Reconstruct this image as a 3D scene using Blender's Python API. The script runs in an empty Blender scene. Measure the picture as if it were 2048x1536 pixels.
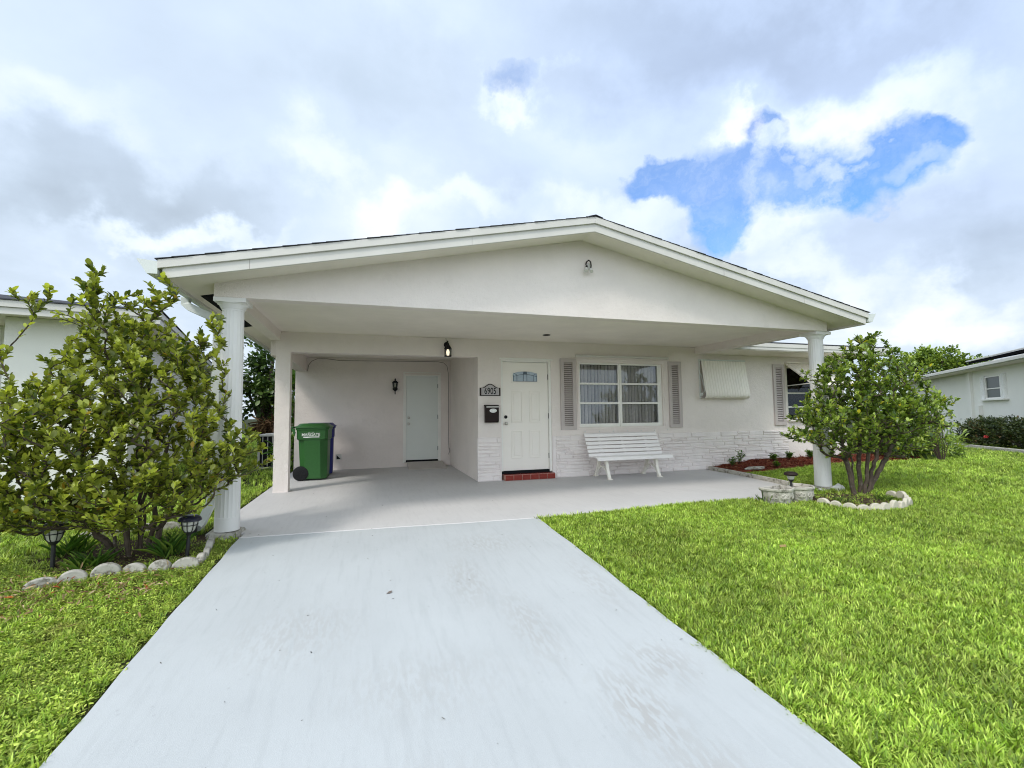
import bpy, bmesh, math, random
import numpy as np
from mathutils import Vector, Matrix
random.seed(7); RNG = np.random.default_rng(11)
R = math.radians
sc = bpy.context.scene
COL = sc.collection

# ------------------------------------------------------------------ materials
def nt(name):
    m = bpy.data.materials.new(name); m.use_nodes = True
    t = m.node_tree; t.nodes.clear()
    out = t.nodes.new('ShaderNodeOutputMaterial')
    return m, t, out
def N(t, typ, **kw):
    n = t.nodes.new(typ)
    for k, v in kw.items():
        if k.startswith('i_'): n.inputs[k[2:].replace('_', ' ')].default_value = v
        elif k.startswith('n_'): n.inputs[int(k[2:])].default_value = v
        else: setattr(n, k, v)
    return n
def L(t, a, b): t.links.new(a, b)
def c4(c): return (c[0], c[1], c[2], 1)
def ramp(t, stops, interp='LINEAR'):
    r = N(t, 'ShaderNodeValToRGB'); e = r.color_ramp.elements; r.color_ramp.interpolation = interp
    while len(e) < len(stops): e.new(.5)
    for i, (p, c) in enumerate(stops):
        e[i].position = p; e[i].color = c4(c) if not isinstance(c, (int, float)) else (c, c, c, 1)
    return r
def noise(t, vec, scale, detail=4, rough=.55):
    n = N(t, 'ShaderNodeTexNoise'); n.inputs['Scale'].default_value = scale
    n.inputs['Detail'].default_value = detail; n.inputs['Roughness'].default_value = rough
    L(t, vec, n.inputs['Vector']); return n
def mixc(t, fac, a, b, mode='MIX'):
    m = N(t, 'ShaderNodeMix', data_type='RGBA', blend_type=mode)
    for s, v in ((0, fac), (6, a), (7, b)):
        if isinstance(v, (tuple, list)): m.inputs[s].default_value = c4(v)
        elif isinstance(v, (int, float)): m.inputs[s].default_value = v
        else: L(t, v, m.inputs[s])
    return m.outputs[2]
def math_(t, op, a, b=0, clamp=False):
    m = N(t, 'ShaderNodeMath', operation=op, use_clamp=clamp)
    for s, v in ((0, a), (1, b)):
        if isinstance(v, (int, float)): m.inputs[s].default_value = v
        else: L(t, v, m.inputs[s])
    return m.outputs[0]
def pos(t): return N(t, 'ShaderNodeNewGeometry').outputs['Position']

def paint(name, col, rough=.6, bump=.15, bscale=90, mottle=.06, mscale=1.3, spec=.3, dirt=None, coarse=0, metal=0):
    m, t, out = nt(name)
    b = N(t, 'ShaderNodeBsdfPrincipled'); L(t, b.outputs[0], out.inputs[0])
    p = pos(t)
    n = noise(t, p, mscale, 5, .6)
    r = ramp(t, [(.3, tuple(c * (1 - mottle) for c in col)), (.7, tuple(min(1, c * (1 + mottle * .5)) for c in col))])
    L(t, n.outputs[0], r.inputs[0]); colr = r.outputs[0]
    if dirt:
        n2 = noise(t, p, dirt[1], 8, .7); r2 = ramp(t, [(dirt[2], 0), (min(1, dirt[2] + .12), 1)]); L(t, n2.outputs[0], r2.inputs[0])
        colr = mixc(t, math_(t, 'MULTIPLY', r2.outputs[0], dirt[3]), colr, dirt[0])
    L(t, colr, b.inputs['Base Color'])
    b.inputs['Roughness'].default_value = rough; b.inputs['Specular IOR Level'].default_value = spec
    b.inputs['Metallic'].default_value = metal
    if bump:
        n3 = noise(t, p, bscale, 3, .6); bp = N(t, 'ShaderNodeBump'); bp.inputs['Strength'].default_value = bump
        bp.inputs['Distance'].default_value = .01
        h = n3.outputs[0]
        if coarse:
            n4 = noise(t, p, bscale * .12, 3, .5); h = math_(t, 'ADD', h, math_(t, 'MULTIPLY', n4.outputs[0], coarse))
        L(t, h, bp.inputs['Height']); L(t, bp.outputs[0], b.inputs['Normal'])
    return m
def simple(name, col, rough=.5, spec=.5, metal=0, emit=None):
    m, t, out = nt(name)
    b = N(t, 'ShaderNodeBsdfPrincipled'); L(t, b.outputs[0], out.inputs[0])
    n = noise(t, pos(t), 30, 3); r = ramp(t, [(.3, tuple(c * .9 for c in col)), (.7, tuple(min(1, c * 1.05) for c in col))])
    L(t, n.outputs[0], r.inputs[0]); L(t, r.outputs[0], b.inputs['Base Color'])
    b.inputs['Roughness'].default_value = rough; b.inputs['Specular IOR Level'].default_value = spec; b.inputs['Metallic'].default_value = metal
    if emit: b.inputs['Emission Color'].default_value = c4(emit[0]); b.inputs['Emission Strength'].default_value = emit[1]
    return m
def leafmat(name, stops, rough=.45, trans=.3, spec=.4, tint=(1.25, 1.3, .5)):
    m, t, out = nt(name)
    a = N(t, 'ShaderNodeAttribute', attribute_name='rnd')
    r = ramp(t, stops); L(t, a.outputs['Fac'], r.inputs[0])
    n = noise(t, pos(t), 60, 2); v = mixc(t, .25, r.outputs[0], mixc(t, n.outputs[0], r.outputs[0], (0, 0, 0)), 'MIX')
    b = N(t, 'ShaderNodeBsdfPrincipled'); L(t, v, b.inputs['Base Color']); b.inputs['Roughness'].default_value = rough
    b.inputs['Specular IOR Level'].default_value = spec
    tr = N(t, 'ShaderNodeBsdfTranslucent'); L(t, mixc(t, 1, v, tint, 'MULTIPLY'), tr.inputs[0])
    mx = N(t, 'ShaderNodeMixShader'); mx.inputs[0].default_value = trans
    L(t, b.outputs[0], mx.inputs[1]); L(t, tr.outputs[0], mx.inputs[2]); L(t, mx.outputs[0], out.inputs[0])
    return m

M = {}
WALLC = (.81, .735, .69)
M['stucco'] = paint('stucco_paint', WALLC, .8, .6, 110, .06, 1.4, .2, coarse=1.5, dirt=((.50, .46, .41), 2.4, .60, .22))
M['trim'] = paint('trim_paint', (.63, .61, .565), .5, .08, 60, .08, 2.5, .35, dirt=((.45, .42, .36), 3.5, .66, .35))
M['soffit'] = paint('soffit_paint', (.83, .765, .69), .7, .1, 60, .07, 1.8, .2)
M['column'] = paint('column_paint', (.80, .785, .765), .45, .03, 50, .04, 2.5, .4, dirt=((.4, .36, .32), 6, .68, .4))
M['door'] = paint('door_paint', (.88, .83, .765), .45, .04, 80, .03, 2, .4)
M['door2'] = paint('side_door_paint', (.72, .75, .71), .45, .04, 80, .03, 2, .4)
M['shutter'] = paint('shutter_paint', (.52, .46, .44), .6, .05, 80, .05, 3, .3)
M['frame'] = paint('window_frame_paint', (.84, .82, .77), .45, .03, 60, .05, 4, .4, dirt=((.5, .42, .32), 9, .66, .4))
M['awning'] = paint('awning_paint', (.84, .79, .71), .45, .03, 60, .06, 3, .4, dirt=((.5, .48, .36), 5, .6, .3))
M['stone'] = paint('painted_stone', (.82, .755, .73), .75, .5, 55, .06, 4, .2, coarse=2)
M['gutter'] = paint('gutter_paint', (.66, .69, .66), .45, .04, 60, .08, 3, .4, dirt=((.35, .35, .3), 5, .58, .5))
M['dark'] = simple('dark_void', (.012, .012, .014), .9, .1)
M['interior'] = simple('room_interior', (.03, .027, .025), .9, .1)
M['black'] = simple('black_metal', (.010, .010, .011), .55, .25)
M['bronze'] = simple('bronze_metal', (.022, .013, .012), .6, .2)
M['steel'] = simple('satin_steel', (.5, .48, .44), .3, .5, 1)
M['blackplastic'] = simple('black_plastic', (.02, .02, .022), .5, .5)
M['blinds'] = simple('blind_vinyl', (.80, .75, .70), .6, .3)
M['bench'] = paint('bench_plastic', (.90, .86, .84), .4, .03, 50, .03, 4, .45)
M['benchleg'] = paint('bench_leg_plastic', (.84, .80, .71), .45, .03, 50, .06, 8, .4, dirt=((.55, .48, .35), 12, .62, .4))
M['greenbin'] = simple('green_plastic', (.026, .112, .024), .42, .45)
M['bluebin'] = simple('blue_plastic', (.018, .022, .16), .42, .45)
M['white'] = simple('white_vinyl', (.85, .85, .83), .5, .3)
M['plaqueface'] = simple('plaque_face', (.42, .39, .385), .5, .4)
M['tile'] = simple('red_tile', (.22, .022, .012), .25, .5)
M['grout'] = simple('tile_grout', (.45, .25, .2), .9, .1)
M['solar'] = simple('solar_panel', (.006, .006, .007), .9, .02)
M['mat'] = paint('ramp_board', (.50, .46, .43), .8, .1, 100, .08, 6, .2)
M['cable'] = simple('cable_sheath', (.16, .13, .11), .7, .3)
M['concrete'] = paint('cast_concrete', (.52, .49, .43), .9, .5, 120, .2, 9, .15, dirt=((.10, .09, .065), 14, .50, .75))
M['concwhite'] = paint('pale_concrete', (.46, .44, .39), .9, .5, 120, .16, 9, .15, dirt=((.11, .10, .075), 15, .49, .75))
M['ringstone'] = paint('ring_stone', (.55, .51, .42), .9, .5, 100, .14, 8, .15, dirt=((.22, .20, .14), 15, .58, .6))
M['rock'] = paint('white_rock', (.74, .72, .68), .85, .6, 60, .12, 12, .2)
M['acgrey'] = simple('unit_grey', (.45, .45, .43), .6, .4)
M['bark'] = paint('bark', (.10, .078, .06), .95, .8, 70, .35, 14, .1, dirt=((.26, .25, .22), 16, .55, .6))
M['twig'] = paint('twig_bark', (.075, .055, .045), .9, .4, 70, .3, 20, .1)
M['petal_red'] = simple('ixora_petal', (.55, .05, .05), .6, .3)
M['petal_yellow'] = simple('yellow_leaf', (.65, .50, .03), .5, .3)
M['nwall'] = paint('neighbour_stucco', (.80, .79, .74), .85, .3, 80, .04, 1, .2)
M['nroofedge'] = paint('stained_roof_edge', (.68, .66, .63), .9, .2, 30, .1, 3, .2, dirt=((.16, .14, .13), 2.6, .50, .85))
M['shingle'] = paint('shingle', (.085, .088, .10), .95, .8, 200, .3, 8, .1)

def glass_mat(name, base=(.02, .025, .03), see=.62, boost=.10):
    m, t, out = nt(name)
    g = N(t, 'ShaderNodeBsdfGlossy'); g.inputs['Roughness'].default_value = .015; g.inputs['Color'].default_value = (.5, .54, .60, 1)
    tr = N(t, 'ShaderNodeBsdfTransparent'); tr.inputs[0].default_value = (see, see, see, 1)
    f = N(t, 'ShaderNodeFresnel'); f.inputs[0].default_value = 1.52
    fac = math_(t, 'ADD', f.outputs[0], boost, True)
    mx = N(t, 'ShaderNodeMixShader'); L(t, fac, mx.inputs[0]); L(t, tr.outputs[0], mx.inputs[1]); L(t, g.outputs[0], mx.inputs[2])
    L(t, mx.outputs[0], out.inputs[0]); return m
M['glass'] = glass_mat('window_glass', see=.96, boost=.015)
M['lampglass'] = glass_mat('lamp_glass', see=.8, boost=.08)
m_, t_, o_ = nt('lit_bulb_glass'); e_ = N(t_, 'ShaderNodeEmission'); e_.inputs[0].default_value = (1, .86, .6, 1); e_.inputs[1].default_value = 2.2; L(t_, e_.outputs[0], o_.inputs[0]); M['bulb'] = m_
M['fanlite'] = simple('leaded_glass', (.30, .37, .42), .12, .6)
M['lead'] = simple('lead_came', (.06, .09, .12), .4, .5)

# painted concrete drive: speckle, worn stains and tyre scuffs
def concrete_paint(name, base, stains=True):
    m, t, out = nt(name)
    b = N(t, 'ShaderNodeBsdfPrincipled'); L(t, b.outputs[0], out.inputs[0]); p = pos(t)
    n = noise(t, p, .9, 5, .6); r = ramp(t, [(.3, tuple(c * .93 for c in base)), (.72, tuple(min(1, c * 1.04) for c in base))]); L(t, n.outputs[0], r.inputs[0])
    col = r.outputs[0]
    sp = noise(t, p, 260, 2, .8); rs = ramp(t, [(.38, .80), (.6, 1.04)]); L(t, sp.outputs[0], rs.inputs[0])
    col = mixc(t, .5, col, mixc(t, 1, col, rs.outputs[0], 'MULTIPLY'))
    # streaks along the drive
    mp = N(t, 'ShaderNodeMapping'); mp.inputs['Scale'].default_value = (9, .9, 1); L(t, p, mp.inputs[0])
    st = noise(t, mp.outputs[0], 2.2, 6, .65); r3 = ramp(t, [(.50, 0), (.68, 1)]); L(t, st.outputs[0], r3.inputs[0])
    col = mixc(t, math_(t, 'MULTIPLY', r3.outputs[0], .30), col, tuple(c * .74 for c in base))
    if stains:
        # worn patches: discs of influence broken up by noise
        acc = None
        for (x, y, rx, ry, a) in ((1.25, 2.0, .16, .34, 1), (1.55, 2.3, .2, .22, .8), (.75, 3.7, .18, .5, .6), (1.0, 2.9, .15, .5, .6),
                                  (.3, 2.5, .5, .3, .35), (1.3, 1.6, .2, .2, .7), (-.4, 3.2, .4, .4, .45), (1.1, 4.5, .4, .3, .5), (0.2, 1.7, .3, .3, .5), (1.7, 3.4, .12, .5, .5)):
            s = N(t, 'ShaderNodeVectorMath', operation='SUBTRACT'); L(t, p, s.inputs[0]); s.inputs[1].default_value = (x, y, 0)
            k = N(t, 'ShaderNodeVectorMath', operation='MULTIPLY'); L(t, s.outputs[0], k.inputs[0]); k.inputs[1].default_value = (1 / rx, 1 / ry, 0)
            l = N(t, 'ShaderNodeVectorMath', operation='LENGTH'); L(t, k.outputs[0], l.inputs[0])
            g = math_(t, 'MULTIPLY', math_(t, 'SUBTRACT', 1.3, l.outputs['Value'], True), a)
            acc = g if acc is None else math_(t, 'MAXIMUM', acc, g)
        mp2 = N(t, 'ShaderNodeMapping'); mp2.inputs['Scale'].default_value = (34, 9, 1); mp2.inputs['Rotation'].default_value = (0, 0, R(-8)); L(t, p, mp2.inputs[0])
        w = noise(t, mp2.outputs[0], 1.2, 5, .6); rw = ramp(t, [(.47, 0), (.53, 1)]); L(t, w.outputs[0], rw.inputs[0])
        col = mixc(t, math_(t, 'MULTIPLY', math_(t, 'MULTIPLY', rw.outputs[0], acc), .85, True), col, (.375, .37, .36))
        v = N(t, 'ShaderNodeTexVoronoi'); v.inputs['Scale'].default_value = 16; L(t, p, v.inputs['Vector'])
        rv = ramp(t, [(.10, 1), (.16, 0)]); L(t, v.outputs['Distance'], rv.inputs[0])
        nn = noise(t, p, 1.4, 3); rn = ramp(t, [(.50, 0), (.58, 1)]); L(t, nn.outputs[0], rn.inputs[0])
        col = mixc(t, math_(t, 'MULTIPLY', math_(t, 'MULTIPLY', rv.outputs[0], rn.outputs[0]), .6), col, (.38, .39, .40))
    # hairline grime
    v2 = noise(t, p, 3.5, 9, .75); rv2 = ramp(t, [(.63, 0), (.75, 1)]); L(t, v2.outputs[0], rv2.inputs[0])
    col = mixc(t, math_(t, 'MULTIPLY', rv2.outputs[0], .25), col, (.33, .31, .28))
    L(t, col, b.inputs['Base Color']); b.inputs['Roughness'].default_value = .72; b.inputs['Specular IOR Level'].default_value = .3
    bp = N(t, 'ShaderNodeBump'); bp.inputs['Strength'].default_value = .35; bp.inputs['Distance'].default_value = .004
    L(t, sp.outputs[0], bp.inputs['Height']); L(t, bp.outputs[0], b.inputs['Normal'])
    return m
M['drive'] = concrete_paint('drive_paint', (.475, .495, .503))
M['slab'] = concrete_paint('carport_floor_paint', (.575, .56, .555), False)
M['soil'] = paint('lawn_soil', (.035, .042, .016), .95, .8, 60, .4, 6, .1, dirt=((.10, .075, .045), 4, .55, .6))
M['dirt'] = paint('bed_soil', (.065, .045, .03), .95, .9, 60, .4, 12, .1)
M['mulch'] = paint('mulch_ground', (.16, .045, .028), .95, .9, 60, .4, 20, .1)

def blade_mat(name, c0, c1, c2, dry):
    m, t, out = nt(name)
    oi = N(t, 'ShaderNodeObjectInfo'); p = pos(t)
    r = ramp(t, [(0, c0), (.5, c1), (1, c2)]); L(t, oi.outputs['Random'], r.inputs[0])
    a = N(t, 'ShaderNodeAttribute', attribute_name='rnd')
    n = noise(t, p, .9, 4); rn = ramp(t, [(.35, .78), (.65, 1.15)]); L(t, n.outputs[0], rn.inputs[0])
    col = mixc(t, 1, r.outputs[0], rn.outputs[0], 'MULTIPLY')
    ra = ramp(t, [(0, .42), (1, 1.6)]); L(t, a.outputs['Fac'], ra.inputs[0]); col = mixc(t, 1, col, ra.outputs[0], 'MULTIPLY')
    n2 = noise(t, p, 2.3, 5, .7); r2 = ramp(t, [(.56, 0), (.70, 1)]); L(t, n2.outputs[0], r2.inputs[0])
    col = mixc(t, math_(t, 'MULTIPLY', r2.outputs[0], dry), col, (.26, .21, .07))
    b = N(t, 'ShaderNodeBsdfPrincipled'); L(t, col, b.inputs['Base Color']); b.inputs['Roughness'].default_value = .5; b.inputs['Specular IOR Level'].default_value = .3
    tr = N(t, 'ShaderNodeBsdfTranslucent'); L(t, mixc(t, 1, col, (1.2, 1.25, .6), 'MULTIPLY'), tr.inputs[0])
    mx = N(t, 'ShaderNodeMixShader'); mx.inputs[0].default_value = .35
    L(t, b.outputs[0], mx.inputs[1]); L(t, tr.outputs[0], mx.inputs[2]); L(t, mx.outputs[0], out.inputs[0]); return m
M['blade'] = blade_mat('grass_blade', (.16, .265, .04), (.33, .45, .07), (.52, .62, .14), .32)
M['clover'] = blade_mat('ground_leaf', (.14, .22, .03), (.31, .40, .055), (.52, .58, .13), .6)

# ------------------------------------------------------------------ mesh builder
class MB:
    def __init__(s): s.v = []; s.f = []; s.m = []; s.sm = []
    def face(s, pts, m=0, sm=False):
        b = len(s.v); s.v += [tuple(p) for p in pts]; s.f.append(tuple(range(b, b + len(pts)))); s.m.append(m); s.sm.append(sm)
    def add(s, vs, fs, m=0, sm=False):
        b = len(s.v); s.v += [tuple(p) for p in vs]
        for f in fs: s.f.append(tuple(b + i for i in f)); s.m.append(m); s.sm.append(sm)
    def box(s, x0, x1, y0, y1, z0, z1, m=0, mat=None):
        vs = [Vector((x, y, z)) for z in (z0, z1) for y in (y0, y1) for x in (x0, x1)]
        if mat is not None: vs = [mat @ v for v in vs]
        s.add(vs, [(0, 2, 3, 1), (4, 5, 7, 6), (0, 1, 5, 4), (2, 6, 7, 3), (0, 4, 6, 2), (1, 3, 7, 5)], m); return s
    def prism(s, poly, axis, a, b, m=0, mat=None):
        n = len(poly)
        def P(p, t):
            v = {'x': (t, p[0], p[1]), 'y': (p[0], t, p[1]), 'z': (p[0], p[1], t)}[axis]
            v = Vector(v); return mat @ v if mat is not None else v
        vs = [P(p, a) for p in poly] + [P(p, b) for p in poly]
        fs = [tuple(range(n - 1, -1, -1)), tuple(range(n, 2 * n))] + [(i, (i + 1) % n, n + (i + 1) % n, n + i) for i in range(n)]
        s.add(vs, fs, m); return s
    def tube(s, pts, rad, n=8, m=0, cap=True, sm=True):
        pts = [Vector(p) for p in pts]; k = len(pts)
        rad = [rad] * k if isinstance(rad, (int, float)) else rad
        d0 = (pts[1] - pts[0]).normalized(); up = Vector((0, 0, 1)) if abs(d0.z) < .9 else Vector((1, 0, 0))
        e1 = d0.cross(up).normalized(); vs = []
        for i, p in enumerate(pts):
            d = (pts[min(i + 1, k - 1)] - pts[max(i - 1, 0)]).normalized()
            e1 = (e1 - d * e1.dot(d)).normalized(); e2 = d.cross(e1)
            for j in range(n):
                a = 2 * math.pi * j / n; vs.append(p + (e1 * math.cos(a) + e2 * math.sin(a)) * rad[i])
        fs = [(i * n + j, i * n + (j + 1) % n, (i + 1) * n + (j + 1) % n, (i + 1) * n + j) for i in range(k - 1) for j in range(n)]
        if cap: fs += [tuple(range(n - 1, -1, -1)), tuple(range((k - 1) * n, k * n))]
        s.add(vs, fs, m, sm); return s
    def rings(s, rings, m=0, sm=True, cap=True):
        n = len(rings[0]); vs = [p for r in rings for p in r]; k = len(rings)
        fs = [(i * n + j, i * n + (j + 1) % n, (i + 1) * n + (j + 1) % n, (i + 1) * n + j) for i in range(k - 1) for j in range(n)]
        if cap: fs += [tuple(range(n - 1, -1, -1)), tuple(range((k - 1) * n, k * n))]
        s.add(vs, fs, m, sm); return s
    def lathe(s, prof, c=(0, 0, 0), n=24, m=0, sm=True, flute=0, axis='z', mat=None):
        rs = []
        for (r, z) in prof:
            ring = []
            for j in range(n):
                a = 2 * math.pi * j / n; rr = r * (1 - flute * (j % 2)) if flute else r
                v = {'z': (rr * math.cos(a), rr * math.sin(a), z), 'y': (rr * math.cos(a), z, rr * math.sin(a)), 'x': (z, rr * math.cos(a), rr * math.sin(a))}[axis]
                v = Vector(v) + Vector(c); ring.append(mat @ v if mat is not None else v)
            rs.append(ring)
        return s.rings(rs, m, sm)
    def sphere(s, c, r, n=10, k=6, m=0, sq=(1, 1, 1)):
        vs = []; 
        for i in range(1, k):
            for j in range(n):
                a, b = math.pi * i / k, 2 * math.pi * j / n
                vs.append((c[0] + r * sq[0] * math.sin(a) * math.cos(b), c[1] + r * sq[1] * math.sin(a) * math.sin(b), c[2] + r * sq[2] * math.cos(a)))
        fs = [(i * n + j, (i + 1) * n + j, (i + 1) * n + (j + 1) % n, i * n + (j + 1) % n) for i in range(k - 2) for j in range(n)]
        vs += [(c[0], c[1], c[2] + r * sq[2]), (c[0], c[1], c[2] - r * sq[2])]; t = len(vs) - 2
        fs += [(t, j, (j + 1) % n) for j in range(n)] + [(t + 1, (k - 2) * n + (j + 1) % n, (k - 2) * n + j) for j in range(n)]
        s.add(vs, fs, m, True); return s
    def ribbon(s, pts, w, th, axis='x', c=0, m=0):
        """flat bar following 2d pts (y,z), thickness th in that plane, width w along x around c"""
        k = len(pts); P = [Vector((0, a, b)) for a, b in pts]; rs = []
        for i, p in enumerate(P):
            d = (P[min(i + 1, k - 1)] - P[max(i - 1, 0)]).normalized(); nn = Vector((0, -d.z, d.y)); t_ = th[i] if isinstance(th, (list, tuple)) else th
            rs.append([Vector((c - w / 2, 0, 0)) + p + nn * t_ / 2, Vector((c + w / 2, 0, 0)) + p + nn * t_ / 2, Vector((c + w / 2, 0, 0)) + p - nn * t_ / 2, Vector((c - w / 2, 0, 0)) + p - nn * t_ / 2])
        return s.rings(rs, m, False)
    def build(s, name, mats, parent=None, origin=(0, 0, 0), bevel=0, sharp=35, seg=2, recalc=True):
        me = bpy.data.meshes.new(name)
        o0 = Vector(origin)
        me.from_pydata([tuple(Vector(v) - o0) for v in s.v], [], s.f)
        mats = mats if isinstance(mats, (list, tuple)) else [mats]
        for mt in mats: me.materials.append(mt)
        me.polygons.foreach_set('material_index', s.m); me.polygons.foreach_set('use_smooth', s.sm)
        if recalc:
            bm = bmesh.new(); bm.from_mesh(me); bmesh.ops.recalc_face_normals(bm, faces=bm.faces); bm.to_mesh(me); bm.free()
        if any(s.sm): me.set_sharp_from_angle(angle=R(sharp))
        ob = bpy.data.objects.new(name, me); COL.objects.link(ob)
        if parent: ob.parent = parent
        if bevel:
            b = ob.modifiers.new('bevel', 'BEVEL'); b.width = bevel; b.segments = seg; b.limit_method = 'ANGLE'; b.angle_limit = R(40)
        return ob
def tag(o, label=None, cat=None, group=None, kind=None):
    for k, v in (('label', label), ('category', cat), ('group', group), ('kind', kind)):
        if v: o[k] = v
    return o
def empty(name, loc, label, cat, group=None, rz=0):
    e = bpy.data.objects.new(name, None); COL.objects.link(e); e.location = loc; e.rotation_euler = (0, 0, rz)
    e.empty_display_size = .1
    return tag(e, label, cat, group)
def copy_tree(o, parent=None):
    c = o.copy(); COL.objects.link(c)
    if parent is not None: c.parent = parent
    for ch in list(KIDS(o)): copy_tree(ch, c)
    return c
def KIDS(o): return [x for x in bpy.data.objects if x.parent == o]
def text_mesh(body, size, name, mat, parent, M4, xs=1, bold=0, extrude=.001):
    cu = bpy.data.curves.new('t', 'FONT'); cu.body = body; cu.size = size; cu.extrude = extrude; cu.offset = bold; cu.align_x = 'CENTER'; cu.align_y = 'CENTER'
    to = bpy.data.objects.new('t', cu); COL.objects.link(to)
    dg = bpy.context.evaluated_depsgraph_get(); me = bpy.data.meshes.new_from_object(to.evaluated_get(dg))
    bpy.data.objects.remove(to); bpy.data.curves.remove(cu)
    me.transform(Matrix.Diagonal((xs, 1, 1, 1))); me.transform(M4); me.name = name
    me.materials.clear(); me.materials.append(mat)
    o = bpy.data.objects.new(name, me); COL.objects.link(o); o.parent = parent; return o

# ------------------------------------------------------------------ key dimensions
F, G, T, RW = 8.287, 5.43, 5.05, 11.33
AX, SL = 2.664, .2093
ZAP = 3.655          # roof apex
XL, XR = -1.914, 7.242
ZC = 2.61            # carport ceiling
ZB = 2.47            # beam bottom
def roofz(x): return ZAP - SL * abs(x - AX)
SD = .06
def gz(x, y):
    """lawn height"""
    z = -.035
    if y < 5.2: z = SD * (max(y, -4) - 5.2) - .035
    if x > 6.8:
        a = min(1, (x - 6.8) / 2); b = max(0, min(1, (y - 5.0) / 3.2)); z += .13 * a * b * max(0, min(1, (16 - x) / 3))
    if x < -1.6: z += .0
    return z

# ------------------------------------------------------------------ ground
def sheet(name, x0, x1, y0, y1, nx, ny, fn, mat, label=None):
    xs = np.linspace(x0, x1, nx); ys = np.linspace(y0, y1, ny); mb = MB()
    vs = [(x, y, fn(x, y)) for y in ys for x in xs]
    fs = [(j * nx + i, j * nx + i + 1, (j + 1) * nx + i + 1, (j + 1) * nx + i) for j in range(ny - 1) for i in range(nx - 1)]
    mb.add(vs, fs, 0, True); o = mb.build(name, mat, recalc=False); tag(o, label, kind='structure'); return o
def ground_fn(x, y):
    # carve the ground away below the slabs so nothing overlaps
    if -1.5 < x < 7.2 and 5.0 < y < 15: return -.12
    if -1.15 < x < 1.8 and y <= 5.3: return gz(x, y) - .1
    return gz(x, y)
g1 = []
mbg = MB()
xs = sorted(set([-300, -120, -60, -30, -15] + list(np.round(np.arange(-8, 15.01, .25), 3)) + [20, 30, 60, 120, 300]))
ys = sorted(set([-200, -60, -20, -8] + list(np.round(np.arange(-4, 14.01, .25), 3)) + [20, 30, 60, 120, 400]))
nx = len(xs)
mbg.add([(x, y, ground_fn(x, y)) for y in ys for x in xs], [(j * nx + i, j * nx + i + 1, (j + 1) * nx + i + 1, (j + 1) * nx + i) for j in range(len(ys) - 1) for i in range(nx - 1)], 0, True)
o = mbg.build('lawn_ground', M['soil'], recalc=False); tag(o, 'earth under the front lawns', kind='structure')

DX0, DX1 = -1.24, 1.905
def JY(x): return 5.35 - (x - DX0) / (DX1 - DX0) * .17      # joint between drive and carport slab
mb = MB()
# drive with a slightly wobbling edge
n = 60; top = []; 
ysd = np.linspace(-4, 5.2, n)
for i in range(n - 1):
    ya, yb = ysd[i], ysd[i + 1]
    def e(y, s): return .005 * math.sin(y * 3.1 + s) + .004 * math.sin(y * 9.7 + 2 * s)
    def zt(y): return SD * (y - 5.2)
    la, lb, ra, rb = DX0 + e(ya, 0), DX0 + e(yb, 0), DX1 + e(ya, 2), DX1 + e(yb, 2)
    yb2l = JY(DX0) - .006 if i == n - 2 else yb; yb2r = JY(DX1) - .006 if i == n - 2 else yb
    if i == n - 2: lb, rb = DX0, DX1
    za = zt(ya); zb_ = zt(yb) if i < n - 2 else -.002
    mb.face([(la, ya, za), (ra, ya, za), (rb, yb2r, zb_), (lb, yb2l, zb_)], 0)
    mb.face([(la, ya, za - .12), (la, ya, za), (lb, yb2l, zb_), (lb, yb2l, zb_ - .12)], 0)
    mb.face([(ra, ya, za), (ra, ya, za - .12), (rb, yb2r, zb_ - .12), (rb, yb2r, zb_)], 0)
o = mb.build('driveway', M['drive'], recalc=False); tag(o, 'pale blue grey painted concrete driveway', kind='structure')
mb = MB()
slab_poly = [(-1.62, 5.62), (-1.24, 5.55), (DX0, JY(DX0)), (DX1, JY(DX1)), (3.5, 5.29), (5.3, 5.30), (6.30, 5.32), (6.62, 6.3), (6.80, 7.3), (6.88, 8.37), (6.88, 8.6), (1.95, 8.6), (1.95, 11.6), (-1.62, 11.6)]
mb.prism(slab_poly, 'z', -.12, 0)
o = mb.build('carport_floor', M['slab'], bevel=.006); tag(o, 'light grey painted concrete carport floor', kind='structure')

mb = MB(); P_ = [(DX0, JY(DX0)), (.3, JY(.3) + .008), (1.0, JY(1.0) - .006), (DX1, JY(DX1))]
for i in range(3):
    (xa, ya), (xb, yb) = P_[i], P_[i + 1]; mb.add([(xa, ya - .018, -.006), (xb, yb - .018, -.006), (xb, yb - .003, .004), (xa, ya - .003, .004), (xa, ya + .02, .0015), (xb, yb + .02, .0015)], [(0, 1, 2, 3), (3, 2, 5, 4)])
tag(mb.build('slab_joint', M['slab'], recalc=False), 'pale caulked joint between driveway and carport floor', kind='structure')
# ------------------------------------------------------------------ HOUSE
HO = (2.66, F, 0)
house = empty('house', HO, 'single storey off-white stucco house with gabled carport, fluted columns and number 6905 by its door', 'house')
def H(mb, name, mats, bevel=0, parent=None, **k): return mb.build(name, mats, parent or house, HO, bevel, **k)

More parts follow.
